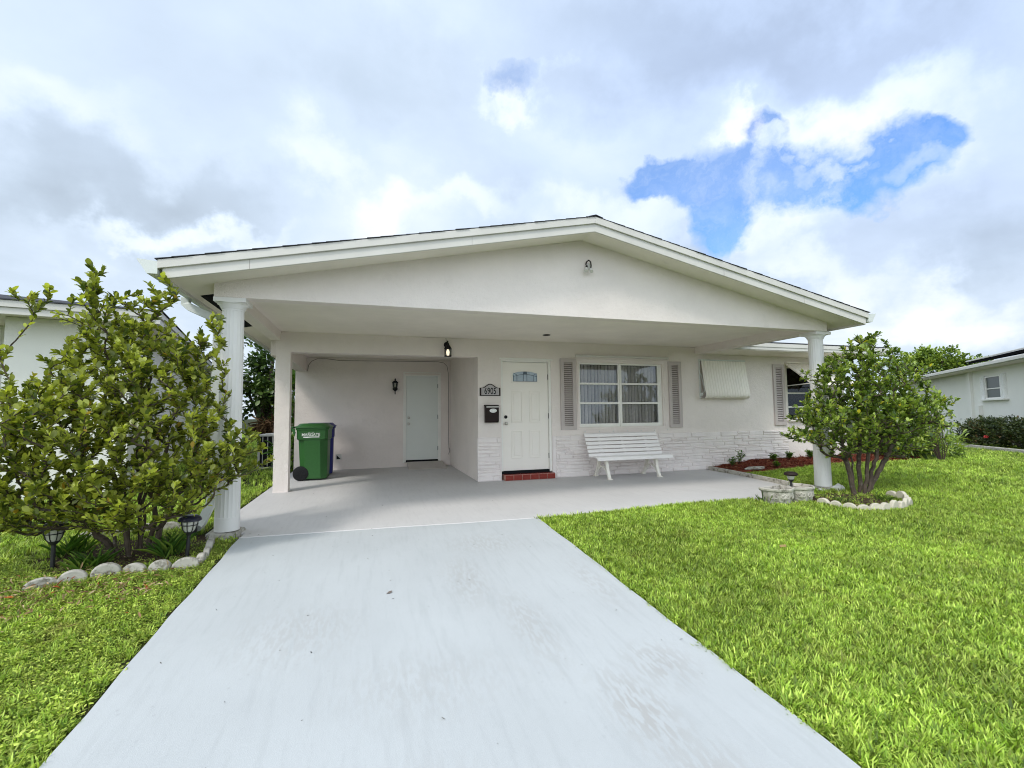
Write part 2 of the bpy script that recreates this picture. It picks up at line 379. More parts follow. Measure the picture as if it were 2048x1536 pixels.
def wall_grid(mb, x0, x1, z0, z1, holes, y0, y1, m=0):
    X = sorted(set([x0, x1] + [v for h in holes for v in h[:2]])); Z = sorted(set([z0, z1] + [v for h in holes for v in h[2:]]))
    X = [x for x in X if x0 <= x <= x1]; Z = [z for z in Z if z0 <= z <= z1]
    def solid(i, j):
        if i < 0 or j < 0 or i >= len(X) - 1 or j >= len(Z) - 1: return False
        cx, cz = (X[i] + X[i + 1]) / 2, (Z[j] + Z[j + 1]) / 2
        return not any(h[0] < cx < h[1] and h[2] < cz < h[3] for h in holes)
    for i in range(len(X) - 1):
        for j in range(len(Z) - 1):
            if not solid(i, j): continue
            a, b, c, d = X[i], X[i + 1], Z[j], Z[j + 1]
            mb.face([(a, y0, c), (b, y0, c), (b, y0, d), (a, y0, d)], m); mb.face([(b, y1, c), (a, y1, c), (a, y1, d), (b, y1, d)], m)
            if not solid(i - 1, j): mb.face([(a, y1, c), (a, y0, c), (a, y0, d), (a, y1, d)], m)
            if not solid(i + 1, j): mb.face([(b, y0, c), (b, y1, c), (b, y1, d), (b, y0, d)], m)
            if not solid(i, j - 1): mb.face([(a, y1, c), (b, y1, c), (b, y0, c), (a, y0, c)], m)
            if not solid(i, j + 1): mb.face([(a, y0, d), (b, y0, d), (b, y1, d), (a, y1, d)], m)
DL = 2.385; DW = .915; DZ0, DZ1 = .165, 2.205
WX0, WX1, WZ0, WZ1 = 3.945, 5.855, .945, 2.225
mb = MB()
wall_grid(mb, -1.472, 10.95, -.1, 2.607, [(-1.25, 1.90, -.1, 2.28), (DL - .04, DL + DW + .05, -.1, DZ1 + .04), (WX0, WX1, WZ0, WZ1), (9.19, 10.42, 1.03, 2.255)], F, F + .20)
H(mb, 'front_wall', M['stucco'], recalc=False)
mb = MB()
mb.box(1.90, 2.05, F + .20, RW, -.1, 2.56)                                         # recess side wall
wall_grid(mb, -1.60, 1.90, -.1, 2.56, [(.80, 1.64, .1, 2.20)], RW, RW + .15)
mb.box(-1.60, -1.45, RW + .15, 18, -.1, 2.56)
H(mb, 'recess_wall', M['stucco'])
mb = MB(); mb.box(10.8, 10.95, F + .2, 18, -.1, 2.6); H(mb, 'side_wall', M['stucco'])
mb = MB(); mb.box(-1.585, -1.366, F + .2, RW, 2.235, 2.56); H(mb, 'recess_beam', M['stucco'], .006)
mb = MB(); mb.box(-1.6, 2.04, F + .2, RW + .1, 2.563, 2.60); H(mb, 'recess_ceiling', M['soffit'])
mb = MB(); mb.box(-1.40, 6.69, G + .15, F, ZC + .002, ZC + .03); H(mb, 'carport_ceiling', M['soffit'])
# small seams / battens along ceiling edge
mb = MB()
mb.box(-1.38, .9, F - .012, F - .001, ZC - .014, ZC - .001); mb.box(1.5, 6.6, F - .010, F - .001, ZC - .012, ZC - .001)
H(mb, 'ceiling_trim', M['soffit'])
# gable wall
mb = MB()
gy0, gy1 = G, G + .15
mb.prism([(-1.56, ZB), (6.897, ZB), (6.897, roofz(6.897) - .155), (AX, roofz(AX) - .155), (-1.56, roofz(-1.56) - .155)], 'y', gy0, gy1)
H(mb, 'gable_wall', M['stucco'], .004)
mb = MB(); mb.box(-1.56, -1.40, gy1, F, ZB, ZC + .03); H(mb, 'beam', M['stucco'], .005)
mb = MB(); mb.box(6.69, 6.897, gy1, F, ZB, ZC + .03); H(mb, 'beam', M['stucco'], .005)
# soffit boards following the roof slope
mb = MB(); UNDER = .135
for sx in (-1, 1):
    xe = XL if sx < 0 else XR
    mb.prism([(AX, ZAP - UNDER), (xe + (.03 if sx < 0 else -.03), roofz(xe) - UNDER), (xe + (.03 if sx < 0 else -.03), roofz(xe) - UNDER - .02), (AX, ZAP - UNDER - .02)], 'y', T + .026, 17)
H(mb, 'soffit', M['soffit'])
# dark soffit vents on the left overhang
for (ya, yb) in ((5.82, 6.62), (7.0, 7.72)):
    mb = MB(); xa, xb = -1.80, -1.60
    za, zb2 = roofz(xa) - UNDER - .024, roofz(xb) - UNDER - .024
    mb.prism([(xa, za), (xb, zb2), (xb, zb2 - .006), (xa, za - .006)], 'y', ya, yb); H(mb, 'soffit_vent', M['dark'])
# fascia: two stepped boards each side
mb = MB()
for sx in (-1, 1):
    xe = XL if sx < 0 else XR; ze = roofz(xe)
    a = .083; b = .100
    mb.prism([(AX, ZAP), (xe, ze), (xe, ze - a), (AX, ZAP - a)], 'y', T - .022, T + .005)
    xi = xe + (.035 if sx < 0 else -.035); zi = roofz(xi)
    mb.prism([(AX, ZAP - a), (xi, zi - a), (xi, zi - a - b), (AX, ZAP - a - b)], 'y', T, T + .025)
# side fascias behind the gutters
mb.box(XL + .03, XL + .05, T + .025, 17, roofz(XL) - .18, roofz(XL) - .01)
mb.box(XR - .05, XR - .03, T + .025, 7.4, roofz(XR) - .18, roofz(XR) - .01)
H(mb, 'fascia', M['trim'], .003)
# drip seams on fascia
mb = MB()
for x in (-1.15, 1.1, 4.6, 6.0):
    mb = MB(); z = roofz(x) - .083; mb.box(x, x + .002, T - .0015, T + .002, z - .098, z - .004); H(mb, 'fascia_seam', M['cable'])
# shingled roof in overlapping courses
def courses(mb, xa, za, xb, zb3, y0, y1, n, th=.010):
    """from eave (xa) up to ridge (xb)"""
    for i in range(n):
        t0, t1 = i / n, (i + 1.15) / n
        t1 = min(t1, 1.0)
        x0, z0 = xa + (xb - xa) * t0, za + (zb3 - za) * t0; x1, z1 = xa + (xb - xa) * t1, za + (zb3 - za) * t1
        j = random.uniform(-.006, .006)
        mb.prism([(x0, z0 + .002), (x1, z1 + .001), (x1, z1 + .004), (x0, z0 + th)], 'y', y0 - .03 + j, y1)
mb = MB()
courses(mb, XL - .02, roofz(XL), AX, ZAP, T, 17, 34); courses(mb, XR + .02, roofz(XR), AX, ZAP, T, 17, 34)
mb.prism([(AX - .1, roofz(AX - .1) + .012), (AX, ZAP + .014), (AX + .1, roofz(AX + .1) + .012), (AX, ZAP + .022)], 'y', T - .035, 17)
rf = H(mb, 'roof', M['shingle'], recalc=True)
# gutters (K profile)
def gutter(side, y0, y1, name='gutter'):
    x0 = XL if side < 0 else XR; s = side; z = roofz(x0)
    prof = [(0, -.015), (0, -.135), (s * .085, -.135), (s * .105, -.10), (s * .125, -.07), (s * .15, -.035), (s * .165, -.012), (s * .165, 0), (s * .155, 0), (s * .155, -.012), (s * .118, -.065), (s * .09, -.11), (s * .012, -.12), (s * .012, -.015)]
    p = [(x0 + a, z + b) for a, b in prof]
    mb = MB(); mb.prism(p, 'y', y0, y1)
    cap = [(x0, z - .015), (x0, z - .135), (x0 + s * .085, z - .135), (x0 + s * .125, z - .07), (x0 + s * .165, z - .008), (x0 + s * .165, z)]
    mb.prism(cap, 'y', y0 - .004, y0)
    return H(mb, name, M['gutter'], parent=rf)
gutter(-1, T - .01, 13); gutter(1, T - .01, 7.35)
# main block roof on the right
mb = MB(); ey = 7.5; ez = 2.63; RXa, RXb = XR - .02, 11.3
mb.prism([(ey, ez), (ey, ez - .115), (ey + .02, ez - .115), (ey + .02, ez - .03), (13, ez - .03 + 5.5 * .17), (13, ez + 5.5 * .17)], 'x', 6.90, RXb)
mrf = H(mb, 'main_roof', M['shingle'])
mb = MB(); mb.box(6.902, RXb, ey - .03, ey - .002, ez - .085, ez - .004); mb.box(6.902, RXb, ey - .018, ey + .0, ez - .145, ez - .0865)
H(mb, 'main_fascia', M['trim'], .003)
mb = MB(); mb.box(6.9, RXb, ey, F, ez - .16, ez - .142); H(mb, 'main_soffit', M['soffit'])
mb = MB(); 
for i in range(3): mb.prism([(ey - .035 + i * .14, ez + i * .024 + .002), (ey + .12 + i * .14, ez + .024 * (i + 1) + .002), (ey - .035 + i * .14, ez + i * .024 + .02)], 'x', RXa + .02, RXb)
H(mb, 'drip_shingle', M['shingle'], parent=mrf)
# columns
def column(x, y):
    z0 = .02; z1 = ZB; mb = MB(); h = z1 - z0
    mb.lathe([(.118, z0 + .02), (.118, z0 + .16)], (x, y, 0), 28, flute=0)
    mb.lathe([(.117, z0 + .155), (.116, z0 + .18), (.103, z1 - .13), (.103, z1 - .12)], (x, y, 0), 40, flute=.045, sm=False)
    mb.lathe([(.106, z1 - .125), (.106, z1 - .108), (.114, z1 - .104), (.118, z1 - .09), (.135, z1 - .062), (.150, z1 - .052), (.150, z1 - .045)], (x, y, 0), 32)
    mb.box(x - .152, x + .152, y - .15, y + .15, z1 - .045, z1 - .001)
    c = H(mb, 'column', M['column'], sharp=25)
    mb = MB(); rs = []
    for zz, k in ((-.09, 1.12), (.018, 1.0), (.034, .9)):
        rs.append([(x + k * (.155 + .02 * math.sin(a * 3 + x)) * math.copysign(abs(math.cos(a)) ** .5, math.cos(a)), y + k * (.16 + .015 * math.sin(a * 5)) * math.copysign(abs(math.sin(a)) ** .5, math.sin(a)), zz) for a in np.linspace(0, 2 * math.pi, 24, endpoint=False)])
    mb.rings(rs, sm=True); H(mb, 'column_base', M['concwhite'], parent=c)
column(-1.412, 5.58); column(6.845, 5.60)

# stone veneer (random ashlar courses), wraps the recess corner
def veneer(mb, x0, x1, z0, z1, holes, yf, ztop=None):
    z = z0
    rnd = random.Random(5)
    while z < z1 - .02:
        h = rnd.choice([.045, .055, .065, .07, .085]); h = min(h, z1 - z)
        if z1 - z - h < .03: h = z1 - z
        x = x0
        while x < x1 - .01:
            w = rnd.uniform(.16, .62); w = min(w, x1 - x)
            if x1 - x - w < .08: w = x1 - x
            xa, xb = x, x + w
            for (ha, hb) in holes:
                if xa < hb and xb > ha:
                    if xa < ha: xb = ha
                    elif xb > hb: xa = hb
                    else: xa = xb = 0
            if xb - xa > .02:
                d = rnd.uniform(.012, .024); g = .003
                zj = rnd.uniform(-.004, .004)
                sub = rnd.random() < .25 and h > .06
                segs = [(z, z + h)] if not sub else [(z, z + h * .5), (z + h * .5, z + h)]
                for (za, zb4) in segs:
                    dd = d + rnd.uniform(-.005, .005)
                    a = [(xa + g, yf, za + g), (xb - g, yf, za + g), (xb - g, yf, zb4 - g), (xa + g, yf, zb4 - g)]
                    i_ = .007
                    b = [(xa + g + i_, yf - dd + rnd.uniform(-.004, .004), za + g + i_ + rnd.uniform(-.003, .003)), (xb - g - i_, yf - dd + rnd.uniform(-.004, .004), za + g + i_), (xb - g - i_, yf - dd, zb4 - g - i_), (xa + g + i_, yf - dd, zb4 - g - i_ + rnd.uniform(-.003, .003))]
                    mb.add(a + b, [(4, 5, 6, 7), (0, 1, 5, 4), (1, 2, 6, 5), (2, 3, 7, 6), (3, 0, 4, 7)])
            x += w
        z += h
mb = MB(); mb.box(1.904, DL - .045, F - .012, F - .001, 0, .80); mb.box(DL + DW + .055, 9.14, F - .012, F - .001, 0, .79)
veneer(mb, 1.90, 9.14, .005, .795, [(DL - .06, DL + DW + .12)], F - .011)
for k in range(11):     # return edge at the recess corner
    mb.box(1.885, 1.905, F - .03, F + .03 + .02 * (k % 2), .01 + k * .071, .01 + k * .071 + .064)
H(mb, 'stone_veneer', M['stone'], recalc=True)

# front door
FD = H(MB().box(DL, DL + DW, F + .055, F + .095, DZ0, DZ1), 'front_door', M['door'], .003)
mb = MB()
def panel(mb, x0, x1, z0, z1, y, arch=0):
    w = .018
    for (a, b, c, d) in ((x0, x1, z0, z0 + w), (x0, x1, z1 - w, z1), (x0, x0 + w, z0 + w, z1 - w), (x1 - w, x1, z0 + w, z1 - w)):
        mb.box(a, b, y - .011, y, c, d)
    mb.box(x0 + .05, x1 - .05, y - .007, y, z0 + .05, z1 - .05)
for (a, b) in ((.17, .39), (.53, .75)):
    panel(mb, DL + a, DL + b, 1.06, 1.66, F + .054); panel(mb, DL + a, DL + b, .39, .91, F + .054)
H(mb, 'door_panels', M['door'], .004, parent=FD)
# fan light
mb = MB(); cx = DL + DW / 2 - .01; hw = .275; zb_, zs_, zt_ = 1.815, 1.985, 2.055
arc = [(cx + hw * math.cos(a), zs_ + (zt_ - zs_) * math.sin(a)) for a in np.linspace(0, math.pi, 15)]
outer = [(cx + hw, zb_)] + arc + [(cx - hw, zb_)]
mb.prism(outer, 'y', F + .040, F + .054, 0)
g = H(mb, 'door_window', M['door'], .004, parent=FD)
def scl(p, k, kz): return (cx + (p[0] - cx) * k, (p[1] - 1.92) * kz + 1.92)
# sub-levels stay on the door (door > glass)
mb = MB(); mb.prism([scl(p, .89, .80) for p in outer], 'y', F + .034, F + .0395, 0); H(mb, 'glass', M['fanlite'], parent=FD)
mb = MB(); y0, y1 = F + .029, F + .0338
for x in (-.235, -.165, -.035, .035, .165, .235): mb.box(cx + x - .004, cx + x + .004, y0, y1, 1.838, 1.955 if abs(x) > .1 else 2.01)
mb.box(cx - .24, cx + .24, y0 - .0005, y1, 1.836, 1.843)
for k in range(10):
    a0, a1 = k / 10, (k + 1) / 10; f = lambda q: (cx - .24 + .48 * q, 1.925 + .045 * math.sin(math.pi * q))
    p, q = f(a0), f(a1); mb.prism([p, q, (q[0], q[1] + .008), (p[0], p[1] + .008)], 'y', y0 - .001, y1)
mb.prism([(cx - .033, 1.972), (cx + .033, 1.972), (cx + .033, 2.028), (cx - .033, 2.028)], 'y', y0 - .0015, y1)
for s in (-1, 1): mb.prism([(cx + s * .165, 1.955), (cx + s * .235, 1.995), (cx + s * .235, 2.003), (cx + s * .165, 1.963)], 'y', y0 - .0008, y1)
H(mb, 'leading', M['lead'], parent=FD)
for z, m, nm in ((1.167, 'black', 'deadbolt'), (1.045, 'steel', 'handle')):
    mb = MB(); c = (DL + .06, 0, z)
    mb.lathe([(.031, F + .054), (.031, F + .045), (.02, F + .04), (.014, F + .02), (.027, F + .008), (.03, F - .004), (.02, F - .014), (.004, F - .015)] if nm == 'handle' else [(.031, F + .054), (.031, F + .042), (.022, F + .032), (.01, F + .03)], c, 18, axis='y')
    H(mb, nm, M[m], parent=FD)
for z in (1.93, 1.18, .42):
    mb = MB(); mb.tube([(DL + DW + .004, F + .048, z - .05), (DL + DW + .004, F + .048, z + .05)], .009, 8); H(mb, 'hinge', M['black'], parent=FD)
mb = MB()
mb.box(DL - .04, DL - .004, F + .012, F + .12, DZ0, DZ1 + .005); mb.box(DL + DW + .004, DL + DW + .05, F + .012, F + .12, DZ0 - .04, DZ1 + .005); mb.box(DL - .04, DL + DW + .05, F + .012, F + .12, DZ1 + .005, DZ1 + .04)
mb.box(DL - .075, DL + DW + .085, F - .012, F - .0005, DZ1 + .04, DZ1 + .075)
H(mb, 'door_frame', M['frame'], .003)
mb = MB(); mb.box(DL - .04, DL + DW + .004, F + .03, F + .18, .108, DZ0 - .006); H(mb, 'threshold', M['dark'])
mb = MB(); x0, x1 = DL - .005, DL + DW + .065; mb.box(x0, x1, F - .10, F + .19, 0.001, .104, 0); w = (x1 - x0) / 6
for i in range(6):
    mb.box(x0 + i * w + .005, x0 + (i + 1) * w - .005, F - .106, F - .0995, .006, .098, 1); mb.box(x0 + i * w + .005, x0 + (i + 1) * w - .005, F - .098, F + .02, .1035, .110, 1)
H(mb, 'front_step', [M['grout'], M['tile']], .002)

# side door in the recess
SX0, SX1 = .840, 1.598
SDR = H(MB().box(SX0, SX1, RW + .02, RW + .06, .155, 2.165), 'side_door', M['door2'], .003)
mb = MB(); mb.box(SX0 - .04, SX0 - .004, RW - .01, RW + .08, .12, 2.205); mb.box(SX1 + .004, SX1 + .042, RW - .01, RW + .08, .12, 2.205); mb.box(SX0 - .004, SX1 + .004, RW - .01, RW + .08, 2.17, 2.205)
mb.box(SX0 - .07, SX0 - .04, RW - .022, RW - .001, .1, 2.235); mb.box(SX1 + .042, SX1 + .07, RW - .022, RW - .001, .1, 2.235); mb.box(SX0 - .07, SX1 + .07, RW - .024, RW - .001, 2.2352, 2.262)
H(mb, 'side_door_frame', M['frame'], .003)
mb = MB(); mb.box(SX0 - .004, SX1 + .004, RW + .03, RW + .14, .1, .15); H(mb, 'side_threshold', M['dark'])
for z, nm in ((1.16, 'deadbolt'), (1.015, 'handle')):
    mb = MB(); mb.lathe([(.034, RW + .019), (.034, RW + .008), (.02, RW + .004), (.014, RW - .015), (.028, RW - .03), (.026, RW - .045), (.005, RW - .05)] if nm == 'handle' else [(.032, RW + .019), (.032, RW + .004), (.014, RW - .004)], (SX0 + .06, 0, z), 16, axis='y')
    H(mb, nm, M['steel'], parent=SDR)
for z in (1.93, 1.18, .42):
    mb = MB(); mb.tube([(SX1 + .002, RW + .012, z - .05), (SX1 + .002, RW + .012, z + .05)], .010, 8); H(mb, 'hinge', M['black'], parent=SDR)

# big window
WN = None
mb = MB(); fw = .042; ym = F + .05
def frame_box(mb, x0, x1, z0, z1, w, y0, y1):
    mb.box(x0, x1, y0, y1, z0, z0 + w); mb.box(x0, x1, y0, y1, z1 - w, z1); mb.box(x0, x0 + w, y0, y1, z0 + w, z1 - w); mb.box(x1 - w, x1, y0, y1, z0 + w, z1 - w)
XM = 4.86
frame_box(mb, WX0 + .001, XM - .012, WZ0 + .001, WZ1 - .001, .03, F + .02, F + .10); frame_box(mb, XM + .012, WX1 - .075, WZ0 + .001, WZ1 - .001, .03, F + .02, F + .10)
mb.box(XM - .012, XM + .012, F + .005, F + .10, WZ0 + .001, WZ1 - .001)
mb.box(WX1 - .075, WX1 - .001, F + .035, F + .10, WZ0 + .001, WZ1 - .001)
WN = H(mb, 'window', M['frame'], .003)
for (xa, xb) in ((WX0 + .03, XM - .042), (XM + .042, WX1 - .105)):
    mb = MB()
    for z in (1.79, 1.40): mb.box(xa, xb, F + .012, F + .07, z, z + .038)
    mb.box(xa, xb, F + .022, F + .07, WZ0 + .031, WZ0 + .07)
    H(mb, 'sash', M['frame'], .002, parent=WN)
    mb = MB()
    for i, (za, zb5) in enumerate(((WZ0 + .07, 1.40), (1.438, 1.79), (1.828, WZ1 - .03))): mb.prism([(F + .046, za), (F + .049, za), (F + .049 + .012 * (zb5 - za), zb5), (F + .046 + .012 * (zb5 - za), zb5)], 'x', xa, xb)
    H(mb, 'pane', M['glass'], parent=WN)
mb = MB(); nb = 24
for i in range(nb):
    x = WX0 + .06 + (WX1 - WX0 - .14) * i / (nb - 1); a = R(48 + random.uniform(-9, 9)); c, s_ = math.cos(a) * .031, math.sin(a) * .031
    y = F + .15; q = [(x - c, y + s_), (x - c * .4, y + s_ * .15), (x + c * .5, y - s_ * .75), (x + c, y - s_)]
    for k in range(3): (xa, ya), (xb, yb) = q[k], q[k + 1]; mb.face([(xa, ya, WZ0 + .03), (xb, yb, WZ0 + .03), (xb, yb, WZ1 - .01), (xa, ya, WZ1 - .01)], 0, True)
H(mb, 'blinds', M['blinds'], parent=WN, recalc=False)
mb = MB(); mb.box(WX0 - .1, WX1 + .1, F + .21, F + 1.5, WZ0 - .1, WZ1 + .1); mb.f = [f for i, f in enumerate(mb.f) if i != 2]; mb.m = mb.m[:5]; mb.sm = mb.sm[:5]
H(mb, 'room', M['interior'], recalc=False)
# storm panel track over the window and stud row below
mb = MB(); mb.prism([(F - .06, 2.335), (F - .0005, 2.335), (F - .0005, 2.38), (F - .035, 2.38), (F - .06, 2.368)], 'x', 3.865, 5.985)
H(mb, 'shutter_track', M['trim'], .004, parent=None)
mb = MB(); frame_box(mb, 3.90, 5.93, .90, 2.30, .042, F - .010, F - .0005); H(mb, 'window_trim', M['stucco'], .003)
for u in range(7):
    mb = MB(); mb.lathe([(.011, F - .0005), (.011, F - .008), (.006, F - .014), (.002, F - .015)], (4.05 + u * .315, 0, .862), 8, axis='y'); H(mb, 'stud', M['gutter'])

# louvred shutters
def shutter(x0, x1, z0=.905, z1=2.292):
    mb = MB(); y0, y1 = F - .034, F - .001; w = .052
    frame_box(mb, x0, x1, z0, z1, .075, y0, y1)
    mb2 = MB()
    s = H(mb, 'shutter', M['shutter'], .003)
    H(MB().box(x0 + .0755, x1 - .0755, F - .008, F - .002, z0 + .0755, z1 - .0755), 'shutter_shade_backing', M['cable'], parent=s)  # backing coloured dark brown to stand in for shade between the louvres
    z = z0 + .085
    while z < z1 - .10:
        mb2.prism([(y0 + .004, z), (y0 + .008, z - .004), (y1 - .010, z + .018), (y1 - .010, z + .024)], 'x', x0 + .076, x1 - .076); z += .040
    H(mb2, 'louvres', M['shutter'], parent=s)
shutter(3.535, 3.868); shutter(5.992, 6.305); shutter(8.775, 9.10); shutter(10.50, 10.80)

# folded-down bowed awning shield
mb = MB(); zt, zb6 = 2.325, 1.51; x0, x1 = 6.80, 7.97
def awn_profile():
    p = [(F - .05, zt), (F - .06, zt - .10), (F - .085, zt - .3), (F - .13, zt - .55)]
    cy, cz, rr = F - .075, zb6 + .085, .085
    for a in np.linspace(R(165), R(285), 8): p.append((cy + rr * math.cos(a), cz + rr * math.sin(a)))
    p.append((F - .004, zb6 + .002)); return p
P = awn_profile(); nr = 17 * 4
for j in range(nr):
    def off(k): return [0, .006, .006, 0][k % 4]
    xa = x0 + (x1 - x0) * j / nr; xb = x0 + (x1 - x0) * (j + 1) / nr
    for i in range(len(P) - 1):
        (ya, za), (yb, zb7) = P[i], P[i + 1]
        sh = lambda z: .006 * (zt - z) / (zt - zb6)
        mb.face([(xa + sh(za), ya - off(j), za), (xb + sh(za), ya - off(j + 1), za), (xb + sh(zb7), yb - off(j + 1), zb7), (xa + sh(zb7), yb - off(j), zb7)], 0)
aw = H(mb, 'awning', M['awning'], recalc=False)
aw['label'] = 'ribbed cream awning folded flat against the wall'
sol = aw.modifiers.new('s', 'SOLIDIFY'); sol.thickness = .004
mb = MB(); mb.box(6.76, 7.98, F - .055, F - .001, zt + .004, zt + .03); mb.box(6.77, 6.79, F - .03, F - .001, 1.51, zt + .003)
H(mb, 'awning_frame', M['gutter'], parent=aw)
mb = MB(); mb.tube([(6.80, F - .03, 2.05), (6.81, F - .09, 1.85), (6.82, F - .11, 1.68), (6.83, F - .03, 1.60)], .010, 8); mb.tube([(6.785, F - .05, 1.60), (6.80, F - .05, 1.60)], .035, 12); H(mb, 'awning_arm', M['gutter'], parent=aw)
# open awning
mb = MB(); x0, x1 = 9.16, 10.45; nr = 60; ax0, az0, ax1, az1 = F - .03, 2.31, F - .72, 1.78
for j in range(nr):
    o1, o2 = [0, .008, .008, 0][j % 4], [0, .008, .008, 0][(j + 1) % 4]
    xa = x0 + (x1 - x0) * j / nr; xb = x0 + (x1 - x0) * (j + 1) / nr
    mb.face([(xa, ax0, az0 + o1), (xb, ax0, az0 + o2), (xb, ax1, az1 + o2), (xa, ax1, az1 + o1)])
aw2 = H(mb, 'awning', M['awning'], recalc=False); aw2['label'] = 'white awning propped open over the window'
aw2.modifiers.new('s', 'SOLIDIFY').thickness = .004
mb = MB(); 
for x in (x0, x1):
    mb.prism([(ax0, az0 + .012), (ax0, az0 - .03), (ax1, az1 - .03), (ax1, az1 + .012)], 'x', x - .012, x + .004)
mb.box(x0, x1, F - .05, F - .001, 2.325, 2.35)
H(mb, 'awning_frame', M['awning'], .002, parent=aw2)
for x in (x0 - .004, x1): mb = MB(); mb.tube([(x, F - .02, 1.80), (x, F - .62, 1.62 + .2)], .011, 8); H(mb, 'awning_arm', M['trim'], parent=aw2)
# second window
mb = MB(); frame_box(mb, 9.191, 10.419, 1.031, 2.254, .035, F + .02, F + .09)
mb.box(9.226, 10.384, F + .03, F + .08, 1.62, 1.655); mb.box(9.226, 10.384, F + .03, F + .08, 1.30, 1.335)
W2 = H(mb, 'window', M['frame'], .003)
mb = MB(); mb.box(9.226, 10.384, F + .046, F + .049, 1.066, 2.219); H(mb, 'pane', M['glass'], parent=W2)
mb = MB(); mb.box(9.0, 10.6, F + .21, F + 1.5, .9, 2.4); mb.f = [f for i, f in enumerate(mb.f) if i != 2]; mb.m = mb.m[:5]; mb.sm = mb.sm[:5]
H(mb, 'room', M['dark'], recalc=False)
mb = MB(); mb.prism([(F - .06, .985), (F - .0005, .985), (F - .0005, 1.028), (F - .05, 1.02)], 'x', 9.15, 10.46); H(mb, 'window_sill', M['stucco'], .004)
# downspout on the left column
mb = MB()
def bar(mb, pts, w, d, m=0):
    rs = []; P = [Vector(p) for p in pts]; k = len(P)
    for i, p in enumerate(P):
        t1 = (P[min(i + 1, k - 1)] - P[max(i - 1, 0)]).normalized()
        e1 = Vector((0, 1, 0)) - t1 * t1.y; e1.normalize(); e2 = t1.cross(e1)
        rs.append([p + e1 * a * w / 2 + e2 * b * d / 2 for a, b in ((1, 1), (1, .4), (.92, .3), (.92, -.3), (1, -.4), (1, -1), (-1, -1), (-1, 1))])
    mb.rings(rs, m, False)
bar(mb, [(-2.0, 6.02, 2.57), (-2.0, 6.02, 2.50), (-1.95, 6.01, 2.46), (-1.72, 5.97, 2.35), (-1.655, 5.95, 2.28), (-1.65, 5.94, 2.18), (-1.65, 5.94, .40), (-1.66, 5.90, .26), (-1.70, 5.78, .10), (-1.725, 5.70, .06)], .075, .085)
H(mb, 'downspout', M['gutter'], .004)
# bubbly paint blemishes under gable light + soffit light recess
mb = MB(); mb.lathe([(.07, ZC + .001), (.07, ZC - .004), (.062, ZC - .005)], (2.983, 7.558, 0), 20); H(mb, 'ceiling_canister', M['dark'])
mb = MB(); mb.box(-.72, -.60, RW - .04, RW - .001, .23, .36); H(mb, 'dryer_vent', M['trim'], .004)
mb = MB(); mb.prism([(-.705, .245), (-.62, .245), (-.705, .335)], 'y', RW - .046, RW - .041); H(mb, 'vent_opening', M['dark'])

# ------------------------------------------------------------------ things on the house
pl = empty('house_number_sign', (2.13, F, 1.66), 'black framed arched sign reading 6905 on the wall left of the front door', 'sign')
o0 = (2.13, F, 1.66)
def plq(k, dz=0):
    w, zb, zs, zt = .197 * k, -.10 * k, .05 * k, .125 * k
    p = [(-w, zb), (w, zb), (w, zs)]
    p += [(x, zs + (zt - zs) * .5 * (1 + math.cos(math.pi * x / (w * .82)))) for x in np.linspace(w * .82, -w * .82, 15)]
    p += [(-w, zs)]; return [(2.13 + a, 1.66 + b + dz) for a, b in p]
mb = MB(); mb.prism(plq(1), 'y', F - .022, F - .001); mb.build('sign_frame', M['bronze'], pl, o0, .004)
mb = MB(); mb.prism(plq(.86, 0), 'y', F - .0245, F - .0225); mb.build('sign_face', M['plaqueface'], pl, o0)
MX = Matrix.Translation((0, -.0255, -.015)) @ Matrix.Rotation(R(90), 4, 'X')
text_mesh('6905', .165, 'sign_numerals', M['black'], pl, MX, .70, .0015, .001)
mbx = empty('mailbox', (2.145, F, 1.22), 'dark brown wall mailbox with white oval badge below the number sign', 'mailbox')
o0 = (2.145, F, 1.22)
mb = MB(); mb.prism([(F - .001, 1.068), (F - .085, 1.068), (F - .105, 1.10), (F - .11, 1.36), (F - .001, 1.372)], 'x', 2.02, 2.27); mb.build('box', M['bronze'], mbx, o0, .006)
mb = MB(); mb.prism([(F - .001, 1.374), (F - .001, 1.395), (F - .06, 1.39), (F - .122, 1.362), (F - .124, 1.345), (F - .113, 1.345), (F - .113, 1.362)], 'x', 2.012, 2.278); mb.build('lid', M['bronze'], mbx, o0, .002)
mb = MB(); mb.box(2.03, 2.272, F - .128, F - .1245, 1.345, 1.362); mb.build('lid_edge', M['steel'], mbx, o0)
mb = MB(); mb.lathe([(1, F - .112), (1, F - .115), (.9, F - .1165)], (0, 0, 0), 28, axis='y'); mb.v = [(2.16 + v[0] * .068, v[1] + .002, 1.286 + v[2] * .037) for v in mb.v]; mb.build('badge', M['white'], mbx, o0)
mb = MB(); rs = [(2.16 + .046 * math.cos(a), F - .1155, 1.286 + .021 * math.sin(a)) for a in np.linspace(0, 2 * math.pi, 25)]
mb.tube(rs, .0016, 4); mb.build('badge_ring', M['acgrey'], mbx, o0)

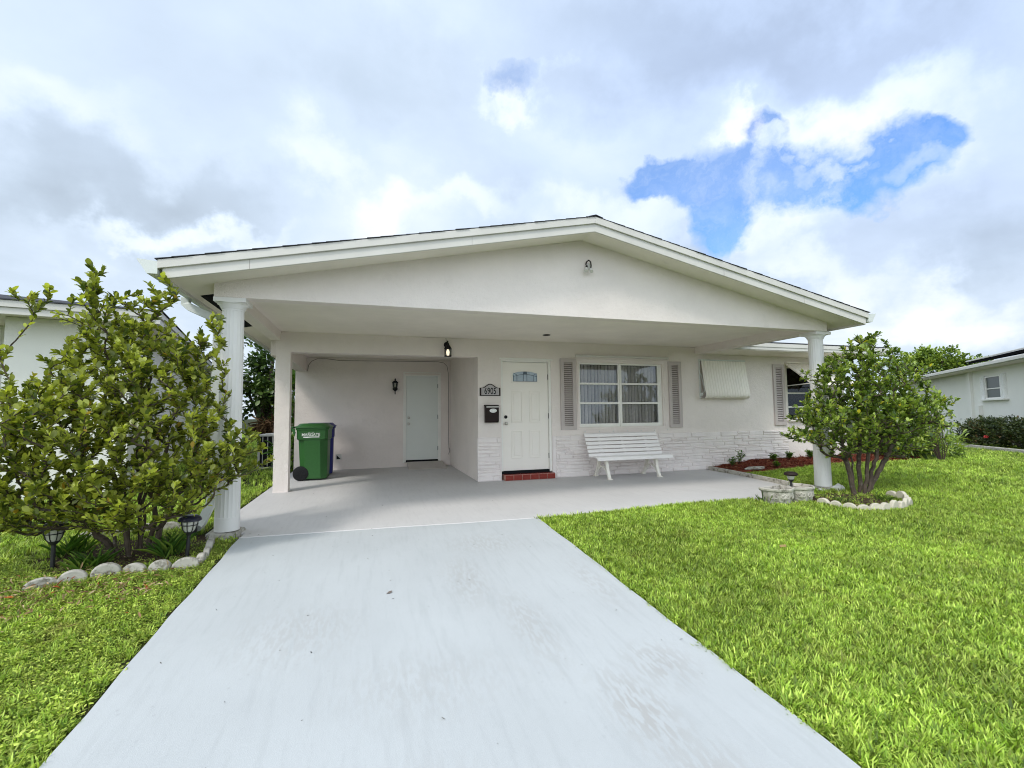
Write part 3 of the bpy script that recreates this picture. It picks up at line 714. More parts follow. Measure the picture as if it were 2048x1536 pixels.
def wall_lantern(name, c, label, lit):
    e = empty(name, c, label, 'lamp'); x, y, z = c
    if lit:
        mb = MB(); mb.lathe([(.05, y - .001), (.05, y - .014), (.03, y - .02)], (x - .01, 0, z + .14), 16, axis='y'); mb.tube([(x - .01, y - .01, z + .14), (x, y - .07, z + .20), (x, y - .10, z + .19), (x, y - .10, z + .13)], .010, 8)
        mb.build('bracket', M['black'], e, c)
        mb = MB(); mb.lathe([(.012, z + .145), (.03, z + .125), (.062, z + .07), (.068, z + .055), (.068, z + .045)], (x, y - .10, 0), 6, sm=False)
        mb.box(x - .056, x + .056, y - .156, y - .044, z - .085, z - .075)
        for a in (-1, 1):
            for b in (-1, 1): mb.box(x + a * .05 - .004, x + a * .05 + .004, y - .1 + b * .05 - .004, y - .1 + b * .05 + .004, z - .075, z + .046)
        mb.build('lantern_cage', M['black'], e, c)
        mb = MB(); mb.lathe([(.012, z - .074), (.026, z - .04), (.03, z), (.018, z + .03), (.01, z + .045)], (x, y - .1, 0), 14); mb.build('bulb', M['bulb'], e, c)
        mb = MB()
        for a in (-1, 1): mb.box(x + a * .05 - .001, x + a * .05 + .001, y - .144, y - .056, z - .074, z + .045); mb.box(x - .044, x + .044, y - .1 + a * .05 - .001, y - .1 + a * .05 + .001, z - .074, z + .045)
        mb.build('lamp_glass', M['lampglass'], e, c)
        mb = MB(); mb.tube([(x - .012, y - .004, z + .18), (x - .02, y - .004, z + .26), (x - .02, y - .004, z + .333)], .004, 6); mb.build('wire', M['cable'], e, c)
    else:
        mb = MB(); mb.lathe([(.045, y - .001), (.045, y - .012), (.02, y - .02)], (x, 0, z - .06), 16, axis='y'); mb.tube([(x, y - .01, z - .06), (x, y - .06, z - .12), (x, y - .1, z - .10), (x, y - .1, z - .07)], .009, 8); mb.build('bracket', M['black'], e, c)
        mb = MB(); mb.lathe([(.004, z - .20), (.012, z - .19), (.010, z - .13), (.03, z - .11), (.055, z - .085), (.06, z - .06), (.045, z - .05)], (x, y - .1, 0), 12)
        mb.lathe([(.07, z + .075), (.072, z + .085), (.04, z + .115), (.018, z + .13), (.014, z + .145), (.02, z + .155), (.003, z + .185)], (x, y - .1, 0), 12)
        for k in range(6):
            a = k * math.pi / 3; mb.tube([(x + .044 * math.cos(a), y - .1 + .044 * math.sin(a), z - .052), (x + .062 * math.cos(a), y - .1 + .062 * math.sin(a), z + .08)], .004, 5)
        mb.build('lantern_cage', M['black'], e, c)
        mb = MB(); mb.lathe([(.040, z - .05), (.056, z + .075)], (x, y - .1, 0), 12); mb.build('lamp_glass', M['lampglass'], e, c)
    return e
wall_lantern('wall_lantern', (1.333, F, 2.345), 'small black lit lantern on the beam above the carport recess', True)
wall_lantern('wall_lantern', (.575, RW, 1.915), 'unlit black coach lantern left of the pale side door', False)
# fixture on gable
e = empty('flood_light_holder', (2.73, G, 3.13), 'small twin-socket light holder high on the gable wall', 'lamp'); o0 = (2.73, G, 3.13)
mb = MB(); mb.lathe([(.042, G - .001), (.042, G - .018), (.03, G - .024)], (2.742, 0, 3.155), 18, axis='y'); mb.build('base', M['trim'], e, o0)
mb = MB(); mb.tube([(2.70, G - .03, 3.165), (2.705, G - .045, 3.20), (2.735, G - .05, 3.222), (2.765, G - .045, 3.205), (2.768, G - .05, 3.15), (2.755, G - .055, 3.10)], .009, 8); mb.tube([(2.715, G - .03, 3.15), (2.695, G - .055, 3.105)], .014, 8); mb.build('bracket', M['bronze'], e, o0)
for (a, b) in (((2.695, G - .055, 3.11), (2.672, G - .09, 3.065)), ((2.755, G - .055, 3.105), (2.752, G - .09, 3.06))):
    mb = MB(); mb.tube([a, b], [.018, .024], 12); mb.build('socket', M['trim'], e, o0)
# hanging cable in recess
mb = MB(); y = RW - .012
mb.tube([(-1.35, y, 2.24), (-1.33, y, 2.38), (-1.27, y, 2.47), (-1.15, y, 2.53), (-.95, y, 2.535), (-.65, y, 2.50), (-.2, y, 2.505), (.5, y, 2.515), (1.3, y, 2.525), (1.6, y, 2.525), (1.74, y, 2.50), (1.82, y, 2.42), (1.85, y, 2.25), (1.858, y, 1.5), (1.855, y, .6), (1.862, y, .42), (1.87, y - .02, .33), (1.85, y - .03, .26)], .0055, 6)
mb.tube([(1.86, y, .45), (1.885, y - .03, .36), (1.88, y - .05, .30)], .004, 6)
tag(mb.build('cable', M['cable']), 'thin dark cable looping along the top of the recessed wall and down its right corner', 'cable')
# ramp board
mb = MB(); mb.prism([(10.60, .002), (10.60, .014), (11.30, .118), (11.30, .002)], 'x', .86, 1.70)
o = mb.build('door_ramp', M['mat'], None, (0, 0, 0), .004); tag(o, 'grey threshold ramp board below the pale side door', 'ramp')

# bench
bn = empty('bench', (4.78, 7.92, 0), 'white slatted plastic garden bench with arched legs under the big window', 'bench'); o0 = (4.78, 7.92, 0)
BX0, BX1 = 3.97, 5.58
def slat(y, z, ang, w=.062, th=.02, name='seat'):
    mb = MB(); m = Matrix.Translation((0, y, z)) @ Matrix.Rotation(ang, 4, 'X'); mb.box(BX0, BX1, -w / 2, w / 2, -th / 2, th / 2, 0, m); return mb
mb = MB()
for i, y in enumerate((7.645, 7.71, 7.79, 7.87, 7.95)):
    z = (.378, .408, .412, .405, .398)[i]
    s = slat(y, z, R((52, 16, -3, -6, -6)[i]), .072); mb.add(s.v, s.f)
for x in (4.22, 4.78, 5.30): mb.box(x - .03, x + .03, 7.66, 7.97, .355, .385)
mb.build('seat', M['bench'], bn, o0, .005)
mb = MB()
for i in range(6):
    q = i / 5; y = 7.99 + .17 * q; z = .425 + .36 * q
    s = slat(y, z, R(68)); mb.add(s.v, s.f)
s = slat(8.185, .815, R(30), .045); mb.add(s.v, s.f)
for x in (4.28, 4.78, 5.30):
    m = Matrix.Translation((0, 8.09, .61)) @ Matrix.Rotation(R(-25), 4, 'X'); mb.box(x - .03, x + .03, .012, .03, -.21, .21, 0, m)
mb.build('backrest', M['bench'], bn, o0, .005)
def arcp(p0, p1, p2, n=9):
    out = []
    for i in range(n):
        t = i / (n - 1); out.append(tuple((1 - t) ** 2 * a + 2 * t * (1 - t) * b + t * t * c for a, b, c in zip(p0, p1, p2)))
    return out
for x in (4.21, 5.27):
    mb = MB()
    mb.ribbon(arcp((7.74, .375), (7.74, .18), (7.64, .012)), .055, .045, c=x); mb.ribbon(arcp((8.04, .375), (8.06, .18), (8.19, .012)), .055, .04, c=x)
    mb.ribbon(arcp((7.71, .10), (7.90, .34), (8.11, .10)), .04, .03, c=x)
    mb.ribbon(arcp((7.735, .18), (7.80, .36), (7.895, .372)), .035, .028, c=x); mb.ribbon(arcp((7.895, .372), (7.99, .36), (8.06, .18)), .035, .028, c=x)
    mb.box(x - .04, x + .04, 7.59, 7.68, 0.001, .018); mb.box(x - .04, x + .04, 8.15, 8.24, .001, .018); mb.box(x - .025, x + .025, 7.70, 8.06, .352, .378)
    mb.build('leg', M['benchleg'], bn, o0, .004)

# wheelie bins
def bin_(name, loc, rz, mat, label, logo):
    e = empty(name, loc, label, 'bin', 'wheeled refuse bins in the carport', rz)
    def oct(wx, wy, z, ch=.07, cx=0, cy=0):
        a, b = wx / 2, wy / 2
        return [(cx + x, cy + y, z) for x, y in ((a - ch, -b), (a, -b + ch), (a, b - ch), (a - ch, b), (-a + ch, b), (-a, b - ch), (-a, -b + ch), (-a + ch, -b))]
    mb = MB()
    mb.rings([oct(.46, .54, .03, .08, .02), oct(.475, .56, .06, .10, .015), oct(.525, .62, .76, .12), oct(.55, .66, .785, .05), oct(.56, .68, .96, .045), oct(.59, .71, .965, .05), oct(.59, .71, .995, .05)], sm=False)
    b = mb.build('body', mat, e, (0, 0, 0), .012, seg=3)
    mb = MB(); mb.rings([oct(.615, .735, .997, .06), oct(.615, .735, 1.02, .06), oct(.56, .66, 1.035, .07), oct(.48, .56, 1.075, .07), oct(.46, .54, 1.08, .07)], sm=False)
    mb.tube([(-.36, -.26, 1.01), (-.36, .26, 1.01)], .018, 8)
    mb.build('lid', mat, e, (0, 0, 0), .008)
    mb = MB(); mb.tube([(-.30, -.30, .90), (-.38, -.30, .985), (-.395, -.24, 1.0), (-.395, .24, 1.0), (-.38, .30, .985), (-.30, .30, .90)], .016, 8)
    mb.prism([(-.30, .99), (-.37, .99), (-.30, .84)], 'y', -.34, -.32); mb.prism([(-.30, .99), (-.37, .99), (-.30, .84)], 'y', .32, .34); mb.build('handle', mat, e)
    for s in (-1, 1):
        mb = MB(); y = s * .275
        mb.lathe([(.02, y - .03), (.10, y - .03), (.135, y - .022), (.14, y), (.135, y + .022), (.10, y + .03), (.02, y + .03)], (-.20, 0, .14), 24, axis='y')
        for k in range(5):
            a = k * 2 * math.pi / 5 + .3; m = Matrix.Translation((-.20, y, .14)) @ Matrix.Rotation(a, 4, 'Y')
            mb.box(.02, .098, -.036, .036, -.006, .006, 0, m)
        mb.build('wheel', M['black'], e)
    if logo:
        MXl = Matrix.Translation((-.02, -.3365, .87)) @ Matrix.Rotation(R(90), 4, 'X')
        text_mesh('MARGATE', .078, 'lettering', M['white'], e, MXl, .92, .0006)
        MXl = Matrix.Translation((-.02, -.3365, .918)) @ Matrix.Rotation(R(90), 4, 'X')
        text_mesh('CITY OF', .026, 'lettering', M['white'], e, MXl, 1.1, .0004)
        mb = MB(); mb.prism([(-.155, .835), (.13, .835), (.13, .818), (.0, .820), (-.10, .812), (-.155, .818)], 'y', -.3375, -.3325); mb.build('lettering_bar', M['white'], e)
    return e
bin_('wheelie_bin', (-1.02, 9.87, 0), R(-3), M['greenbin'], 'green wheeled bin lettered MARGATE in white', True)
bin_('wheelie_bin', (-.99, 10.62, 0), R(2), M['bluebin'], 'dark blue wheeled bin behind the green one', False)

# splash of loose things near the downspout
mb = MB(); rs = []
mb.tube([(-1.745, 5.66, -.04), (-1.745, 5.645, .05), (-1.745, 5.63, .09)], [.045, .045, .04], 12)
tag(mb.build('drain_adapter', M['blackplastic']), 'black plastic drain pipe stub under the downspout', 'pipe')

# ------------------------------------------------------------------ scalloped edging
def scallop(w=.26, h=.11, d=.05):
    mb = MB(); pr = [(-w / 2, -.06), (w / 2, -.06), (w / 2, h * .25)] + [(w / 2 * math.cos(a), h * .25 + (h * .75) * math.sin(a)) for a in np.linspace(.12, math.pi - .12, 11)] + [(-w / 2, h * .25)]
    mb.prism(pr, 'y', -d / 2, d / 2); return mb
proto = None
def edging(pts, w, h, label, group, mat, jit=.006):
    """one stone after another along the polyline"""
    out = []; base = scallop(w, h).build('edging_stone', mat, None, (0, 0, 0), .012, seg=3)
    P = [Vector(p) for p in pts]; seg = []
    tot = sum((P[i + 1] - P[i]).length for i in range(len(P) - 1)); n = max(1, round(tot / (w * .93)))
    def at(s):
        for i in range(len(P) - 1):
            l = (P[i + 1] - P[i]).length
            if s <= l or i == len(P) - 2: return P[i] + (P[i + 1] - P[i]) * (s / l), (P[i + 1] - P[i])
            s -= l
    for k in range(n):
        p, d = at((k + .5) * tot / n); o = base if k == 0 else base.copy()
        if k: COL.objects.link(o)
        o.location = (p.x + random.uniform(-jit, jit), p.y + random.uniform(-jit, jit), p.z + random.uniform(-.012, .006))
        o.rotation_euler = (random.uniform(-.16, .16), random.uniform(-.09, .09), math.atan2(d.y, d.x) + random.uniform(-.13, .13))
        o.scale = (random.uniform(.86, 1.04), random.uniform(.9, 1.15), random.uniform(.72, 1.08)); tag(o, label, 'edging stone', group); out.append(o)
    return out
zl = lambda x, y: gz(x, y) + .012
edging([(x, y, zl(x, y)) for x, y in ((-2.47, 4.47), (-2.20, 4.58), (-1.95, 4.66), (-1.38, 4.66))], .19, .10, 'weathered scalloped concrete edging stone in the front row below the left shrub', 'scalloped edging stones below the left shrub', M['concwhite'])
edging([(x, y, zl(x, y)) for x, y in ((-1.38, 4.70), (-1.42, 5.05), (-1.50, 5.42))], .20, .085, 'scalloped concrete edging stone in the side row by the driveway below the left shrub', 'scalloped edging stones beside the driveway', M['concwhite'])
edging([(x, y, zl(x, y)) for x, y in ((-1.75, 6.0), (-2.2, 6.1), (-2.9, 6.0))], .24, .10, 'half hidden scalloped edging stone in the back row behind the left shrub', 'scalloped edging stones behind the left shrub', M['concwhite'])
edging([(x, y, zl(x, y)) for x, y in ((5.84, 4.86), (5.86, 4.64), (5.97, 4.44), (6.2, 4.33), (6.6, 4.34), (6.98, 4.46), (7.22, 4.70), (7.28, 4.95))], .165, .12, 'whitish scalloped edging stone in the curved ring around the small right tree', 'scalloped edging stones around the right tree', M['ringstone'])
# low notched border along the slab's right edge: three cast strips
def strip(p0, p1, label, name='edging_strip'):
    a, b = Vector(p0), Vector(p1); Ln = (b - a).length; n = int(Ln / .045); mb = MB()
    for i in range(n):
        x = i * Ln / n; mb.prism([(x + .002, -.05), (x + Ln / n - .002, -.05), (x + Ln / n - .002, .058), (x + Ln / n * .75, .07), (x + Ln / n * .25, .07), (x + .002, .058)], 'y', -.025, .025)
    mb.box(0, Ln, -.018, .018, -.05, .055)
    o = mb.build(name, M['concrete'], None, (0, 0, 0)); o.location = a; o.rotation_euler = (0, 0, math.atan2((b - a).y, (b - a).x)); return tag(o, label, 'edging', 'notched concrete border strips')
strip((6.93, 8.26, .0), (6.86, 7.66, .0), 'notched concrete border strip touching the house wall')
strip((6.86, 7.64, .0), (6.77, 7.0, .0), 'notched concrete border strip in the middle between wall and column')
strip((6.77, 6.98, .0), (6.58, 6.0, .0), 'notched concrete border strip nearest the right column')

# planters
def planter(loc, rz, label):
    e = empty('planter', loc, label, 'planter', 'ornate concrete planters by the right column', rz)
    def ring(k, z): return [(.22 * k * x, .15 * k * y, z) for x, y in ((-1, 1), (1, 1), (1.03, .2), (.72, -.62), (0.0, -1.05), (-.72, -.62), (-1.03, .2))]
    mb = MB()
    mb.rings([ring(.74, -.06), ring(.78, 0), ring(.90, .09), ring(.95, .155), ring(1.04, .162), ring(1.06, .195), ring(.92, .197), ring(.86, .14)], sm=False)
    mb.build('bowl', M['concrete'], e, (0, 0, 0), .008)
    mb = MB(); mb.rings([ring(.86, .135), ring(.85, .15)], sm=False); mb.build('soil', M['dirt'], e)
    vs = ((1.03, .2), (.72, -.62), (0, -1.05), (-.72, -.62), (-1.03, .2))
    for i in range(4):
        a = Vector((vs[i][0] * .22, vs[i][1] * .15, 0)); b = Vector((vs[i + 1][0] * .22, vs[i + 1][1] * .15, 0))
        if (b - a).length < .07: continue
        d = (b - a).normalized(); nn = Vector((d.y, -d.x, 0)); nn = nn if nn.dot(a + b) > 0 else -nn
        k = .88; mb = MB()
        for q, rr in ((.3, .028), (.7, .028)):
            c = (a * (1 - q) + b * q) * k + Vector((0, 0, .085)) + nn * .008
            pts = []
            for s in range(15):
                an = s / 14 * math.pi * 2.6; r_ = rr * (1 - s / 20); pts.append(c + d * (r_ * math.cos(an) * (1 if q < .5 else -1)) + Vector((0, 0, 1)) * r_ * math.sin(an) * 1.2 + nn * .002)
            mb.tube(pts, .0075, 5)
        c = (a + b) * .5 * k + Vector((0, 0, .075)) + nn * .006
        mb.sphere(c, .022, 8, 6, sq=(.7, .7, 1.4)); mb.sphere(c + Vector((0, 0, .045)), .013, 8, 6)
        mb.build('scroll_relief', M['concrete'], e)
    return e
planter((5.37, 5.03, -.02), R(8), 'left ornate concrete planter, nearer the driveway, empty')
planter((5.78, 5.06, -.02), R(30), 'right ornate concrete planter against the fluted column')

# solar lights
def path_light(loc, label, s=1, tilt=0, style=0):
    e = empty('path_light', loc, label, 'garden light', 'black solar path lights'); e.rotation_euler = (0, tilt, 0); e.scale = (s, s, s)
    mb = MB(); mb.tube([(0, 0, -.05), (0, 0, .19)], .014, 10); mb.lathe([(.016, .185), (.03, .2), (.035, .215)], (0, 0, 0), 14); mb.build('stake', M['blackplastic'], e)
    if style == 0:
        mb = MB(); mb.lathe([(.032, .216), (.045, .235), (.056, .28), (.058, .305)], (0, 0, 0), 16); mb.build('lamp_bowl', M['frostglass'], e)
        mb = MB()
        for k in range(8):
            a = k * math.pi / 4; mb.tube([(.034 * math.cos(a), .034 * math.sin(a), .214), (.048 * math.cos(a), .048 * math.sin(a), .235), (.060 * math.cos(a), .060 * math.sin(a), .28), (.062 * math.cos(a), .062 * math.sin(a), .308)], .0035, 5)
        mb.tube([(.0605 * math.cos(a), .0605 * math.sin(a), .272) for a in np.linspace(0, 2 * math.pi, 21)], .0035, 5); mb.build('cage', M['blackplastic'], e)
        mb = MB(); mb.lathe([(.055, .305), (.085, .306), (.086, .316), (.075, .335), (.05, .35), (.003, .353)], (0, 0, 0), 20); mb.build('cap', M['capplastic'], e)
    else:
        mb = MB(); mb.lathe([(.03, .216), (.042, .24), (.042, .262)], (0, 0, 0), 14); mb.build('lamp_bowl', M['frostglass'], e)
        mb = MB(); mb.lathe([(.04, .26), (.075, .268), (.082, .282), (.07, .302), (.04, .312), (.003, .313)], (0, 0, 0), 20); mb.build('cap', M['bronze'], e)
    return e
M['frostglass'] = simple('ribbed_lamp_plastic', (.55, .55, .50), .25, .6); M['capplastic'] = simple('cap_plastic', (.014, .014, .035), .3, .6)
path_light((-2.53, 4.93, gz(-2, 4.93)), 'black solar path light at the left end of the left shrub bed', 1.12)
path_light((-1.565, 4.95, gz(-2, 4.95)), 'black solar path light between the shrub and the downspout', 1.08, .04)
path_light((5.60, 5.06, .04), 'bronze mushroom-cap solar light between the concrete planters', 1.08, 0, 1)

# rocks
def rock(loc, s, label, name='rock', mat='rock', seed=1):
    rnd = random.Random(seed); bm = bmesh.new(); bmesh.ops.create_icosphere(bm, subdivisions=3, radius=1)
    from mathutils import noise as mn
    for v in bm.verts:
        k = 1 + .35 * mn.noise(v.co * 1.4 + Vector((seed, 0, 0))) + .12 * mn.noise(v.co * 4); v.co = Vector((v.co.x * s[0], v.co.y * s[1], v.co.z * s[2])) * k
    me = bpy.data.meshes.new(name); bm.to_mesh(me); bm.free(); me.materials.append(M[mat])
    o = bpy.data.objects.new(name, me); COL.objects.link(o); o.location = loc; return tag(o, label, 'rock')
rock((6.93, 5.42, .01), (.11, .07, .075), 'craggy white rock right of the right column foot', seed=3)
rock((6.60, 5.45, -.01), (.07, .06, .04), 'small white stone left of the right column foot', seed=8)
rock((7.52, 7.62, .07), (.26, .09, .035), 'long flat pale stone lying in the red mulch bed', 'stone_slab', 'concwhite', seed=5)
rock((9.05, 7.35, .06), (.22, .05, .02), 'thin pale stone at the mulch edge behind the right column', 'stone_slab', 'concwhite', seed=6)

# ------------------------------------------------------------------ foliage
LV = np.array([[0, 0, 0], [0, .33, -.03], [0, .66, -.04], [0, 1, -.10], [-.13, .16, .01], [-.24, .40, .04], [-.27, .66, .03], [-.17, .88, -.03], [.13, .16, .01], [.24, .40, .04], [.27, .66, .03], [.17, .88, -.03]])
LFACES = [[0, 1, 5, 4], [1, 2, 6, 5], [2, 3, 7, 6], [0, 8, 9, 1], [1, 9, 10, 2], [2, 10, 11, 3]]
def leaves_mesh(name, P, D, U, S, W, mat, parent=None, rnd=None, template=LV):
    """P base points, D leaf axis, U normal hint, S length, W width factor"""
    n = len(P); D = D / np.linalg.norm(D, axis=1, keepdims=True); X = np.cross(D, U); X /= np.linalg.norm(X, axis=1, keepdims=True) + 1e-9; Z = np.cross(X, D)
    k = len(template)
    V = P[:, None, :] + S[:, None, None] * (template[None, :, 0:1] * X[:, None, :] * W[:, None, None] + template[None, :, 1:2] * D[:, None, :] + template[None, :, 2:3] * Z[:, None, :])
    V = V.reshape(-1, 3)
    loops = []; starts = []; tot = 0
    me = bpy.data.meshes.new(name)
    fl = LFACES
    flat = np.concatenate([np.array(f) for f in fl]); ln = np.array([len(f) for f in fl])
    L_ = (np.arange(n)[:, None] * k + flat[None, :]).reshape(-1)
    ls = np.tile(ln, n); st = np.concatenate([[0], np.cumsum(ls)[:-1]])
    me.vertices.add(len(V)); me.vertices.foreach_set('co', V.astype(np.float32).reshape(-1))
    me.loops.add(len(L_)); me.loops.foreach_set('vertex_index', L_.astype(np.int32))
    me.polygons.add(len(ls)); me.polygons.foreach_set('loop_start', st.astype(np.int32)); me.polygons.foreach_set('loop_total', ls.astype(np.int32))
    me.update(calc_edges=True)
    rnd = RNG.random(n) if rnd is None else rnd
    at = me.attributes.new('rnd', 'FLOAT', 'POINT'); at.data.foreach_set('value', np.repeat(rnd, k).astype(np.float32))
    me.materials.append(mat); o = bpy.data.objects.new(name, me); COL.objects.link(o)
    if parent: o.parent = parent
    return o
def unit(n):
    v = RNG.normal(size=(n, 3)); return v / np.linalg.norm(v, axis=1, keepdims=True)
def in_lobes(lobes, n, bias=.45):
    vol = np.array([l[3] * l[4] * l[5] * (l[6] if len(l) > 6 else 1) for l in lobes]); idx = RNG.choice(len(lobes), n, p=vol / vol.sum())
    Lb = np.array([l[:6] for l in lobes])[idx]; r = RNG.random(n) ** bias
    return Lb[:, :3] + unit(n) * r[:, None] * Lb[:, 3:6]
def shrub(name, base, stems, lobes, ntip, nleaf, lsize, mat, label, cat, rtrunk=.03, lw=1.0, twig_len=.22, bark='bark', up=.35, zmin=.02, group=None, keep=None, tipc=.18):
    e = empty(name, base, label, cat, group); b0 = np.array(base)
    tips = in_lobes(lobes, ntip); tips = tips[tips[:, 2] > base[2] + zmin + .05]
    if keep is not None: tips = tips[[keep(p) for p in tips]]
    cen = np.array([np.mean([l[0] for l in lobes]), np.mean([l[1] for l in lobes]), np.mean([l[2] for l in lobes])])
    nodes = []; par = []; paths = []
    def add_path(start_idx, p0, p1, bend, seg):
        Ln = np.linalg.norm(p1 - p0); k = max(2, int(Ln / seg)); mid = (p0 + p1) / 2 + bend; idx = [start_idx]; prev = start_idx
        for i in range(1, k + 1):
            t = i / k; q = (1 - t) ** 2 * p0 + 2 * t * (1 - t) * mid + t * t * p1 + RNG.normal(size=3) * .008
            nodes.append(q); par.append(prev); prev = len(nodes) - 1; idx.append(prev)
        paths.append(idx); return idx
    nodes.append(b0 + [0, 0, -.03]); par.append(-1)
    for s in stems:
        off = np.array([s[3], s[4], 0.]) if len(s) > 3 else RNG.normal(size=3) * [.05, .05, 0]
        nodes.append(b0 + off + [0, 0, -.03]); par.append(0); p0 = nodes[-1]; p1 = np.array(s[:3])
        add_path(len(nodes) - 1, p0, p1, np.array([(p0[0] - p1[0]) * .12, (p0[1] - p1[1]) * .12, (p1[2] - p0[2]) * .1]) + RNG.normal(size=3) * .03, .07)
    order = np.argsort(np.linalg.norm(tips - (b0 + [0, 0, .4]), axis=1)); tpaths = []
    for ti in order:
        p = tips[ti]; A = np.array(nodes); d = np.linalg.norm(A - p, axis=1) + 2.0 * np.maximum(0, A[:, 2] - p[2] + .05); d[0] = 9
        d[A[:, 2] < b0[2] + .12] += 1
        j = int(np.argmin(d)); dist = np.linalg.norm(A[j] - p)
        if dist < .03: continue
        idx = add_path(j, A[j], p, np.array([0, 0, -dist * .1]) + RNG.normal(size=3) * dist * .08, .06); tpaths.append(idx)
    A = np.array(nodes); cnt = np.zeros(len(A)); 
    for idx in tpaths: cnt[idx[-1]] += 1
    for i in range(len(A) - 1, 0, -1): cnt[par[i]] += cnt[i]
    rad = np.minimum(rtrunk, .0018 + rtrunk * (cnt / max(1, cnt[1:].max())) ** .48); rad = np.maximum(rad, .0016)
    mb = MB()
    for idx in paths:
        rr = [rad[i] for i in idx]; rr[0] = rr[1]; mb.tube([A[i] for i in idx], rr, 7 if max(rr) > .012 else 4, cap=False)
    mb.build('trunk', M[bark], e, base, recalc=False)
    # leaves: alternate along the outer stretch of every twig
    Pp, Dd, rn = [], [], []
    for idx in tpaths:
        pts = A[idx]; seg = np.linalg.norm(np.diff(pts, axis=0), axis=1); cum = np.concatenate([[0], np.cumsum(seg)]); Ltot = cum[-1]
        a = max(0, Ltot - twig_len * RNG.uniform(.7, 1.3)); ph = RNG.random() * 6.28; n = max(3, int(nleaf * RNG.uniform(.6, 1.3))); base_r = RNG.random()
        for k in range(n):
            s = a + (Ltot - a) * ((k + .5) / n) ** .8; j = min(len(seg) - 1, int(np.searchsorted(cum, s) - 1)); j = max(j, 0); f = (s - cum[j]) / (seg[j] + 1e-9); q = pts[j] * (1 - f) + pts[j + 1] * f
            ax = (pts[j + 1] - pts[j]) / (seg[j] + 1e-9); e1 = np.cross(ax, [0, 0, 1.0]); e1 /= np.linalg.norm(e1) + 1e-9; e2 = np.cross(ax, e1); ph += 2.4
            out = e1 * math.cos(ph) + e2 * math.sin(ph); openang = RNG.uniform(.5, 1.25) * (1 - .45 * (k / n))
            d = ax * math.cos(openang) + out * math.sin(openang) + np.array([0, 0, up * RNG.uniform(.2, 1)]); Pp.append(q); Dd.append(d)
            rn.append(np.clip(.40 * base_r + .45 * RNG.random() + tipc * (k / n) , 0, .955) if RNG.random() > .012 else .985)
    Pp, Dd = np.array(Pp), np.array(Dd); n = len(Pp); U = unit(n) * .55 + [0, 0, 1.0]
    S = lsize * RNG.uniform(.6, 1.2, n); Wd = lw * RNG.uniform(.85, 1.15, n)
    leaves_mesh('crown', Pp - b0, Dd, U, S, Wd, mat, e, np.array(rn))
    return e, A, cnt
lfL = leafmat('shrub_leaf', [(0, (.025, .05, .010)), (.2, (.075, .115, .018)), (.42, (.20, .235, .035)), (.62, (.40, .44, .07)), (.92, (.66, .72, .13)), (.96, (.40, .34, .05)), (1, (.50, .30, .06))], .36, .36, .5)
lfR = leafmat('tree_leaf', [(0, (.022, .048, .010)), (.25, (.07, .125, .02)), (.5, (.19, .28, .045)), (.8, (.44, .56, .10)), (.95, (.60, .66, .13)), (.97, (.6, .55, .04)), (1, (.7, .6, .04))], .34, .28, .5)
lfD = leafmat('dark_leaf', [(0, (.018, .04, .010)), (.5, (.05, .10, .02)), (.85, (.15, .22, .05)), (1, (.25, .30, .06))], .35, .25, .5)
lfB = leafmat('brown_frond', [(0, (.05, .03, .015)), (.5, (.14, .08, .04)), (1, (.25, .16, .07))], .7, .15, .2, (1, .8, .6))
lfH = leafmat('hedge_leaf', [(0, (.015, .028, .010)), (.45, (.04, .065, .02)), (.8, (.09, .11, .03)), (.92, (.14, .07, .03)), (1, (.16, .14, .05))], .45, .2, .3)
lfG = leafmat('weed_leaf', [(0, (.04, .10, .015)), (.5, (.10, .22, .03)), (1, (.25, .36, .06))], .5, .3, .3)

bL = (-2.02, 5.10, gz(-2, 5.1))
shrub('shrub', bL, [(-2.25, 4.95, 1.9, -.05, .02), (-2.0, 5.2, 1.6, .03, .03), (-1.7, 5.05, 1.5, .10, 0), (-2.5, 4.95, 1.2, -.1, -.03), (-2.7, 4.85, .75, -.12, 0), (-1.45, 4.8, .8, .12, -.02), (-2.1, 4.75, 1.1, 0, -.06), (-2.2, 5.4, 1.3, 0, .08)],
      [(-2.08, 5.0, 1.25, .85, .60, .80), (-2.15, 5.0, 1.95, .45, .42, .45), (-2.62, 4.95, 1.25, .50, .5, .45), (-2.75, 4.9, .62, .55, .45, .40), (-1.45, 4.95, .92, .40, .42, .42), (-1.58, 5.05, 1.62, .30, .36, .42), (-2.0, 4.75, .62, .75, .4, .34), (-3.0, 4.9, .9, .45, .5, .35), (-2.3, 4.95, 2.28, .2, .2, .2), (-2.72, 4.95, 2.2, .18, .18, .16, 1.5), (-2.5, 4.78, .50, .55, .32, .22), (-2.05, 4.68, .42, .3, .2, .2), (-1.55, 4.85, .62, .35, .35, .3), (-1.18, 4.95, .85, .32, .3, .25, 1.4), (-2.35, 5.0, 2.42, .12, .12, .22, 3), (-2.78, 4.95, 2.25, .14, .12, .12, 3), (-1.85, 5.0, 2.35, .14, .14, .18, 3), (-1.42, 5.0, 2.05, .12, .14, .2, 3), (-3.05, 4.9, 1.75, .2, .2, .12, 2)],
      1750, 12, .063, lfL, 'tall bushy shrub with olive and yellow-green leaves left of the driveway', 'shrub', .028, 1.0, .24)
bR = (6.98, 5.12, gz(6.98, 5.1) - .0)
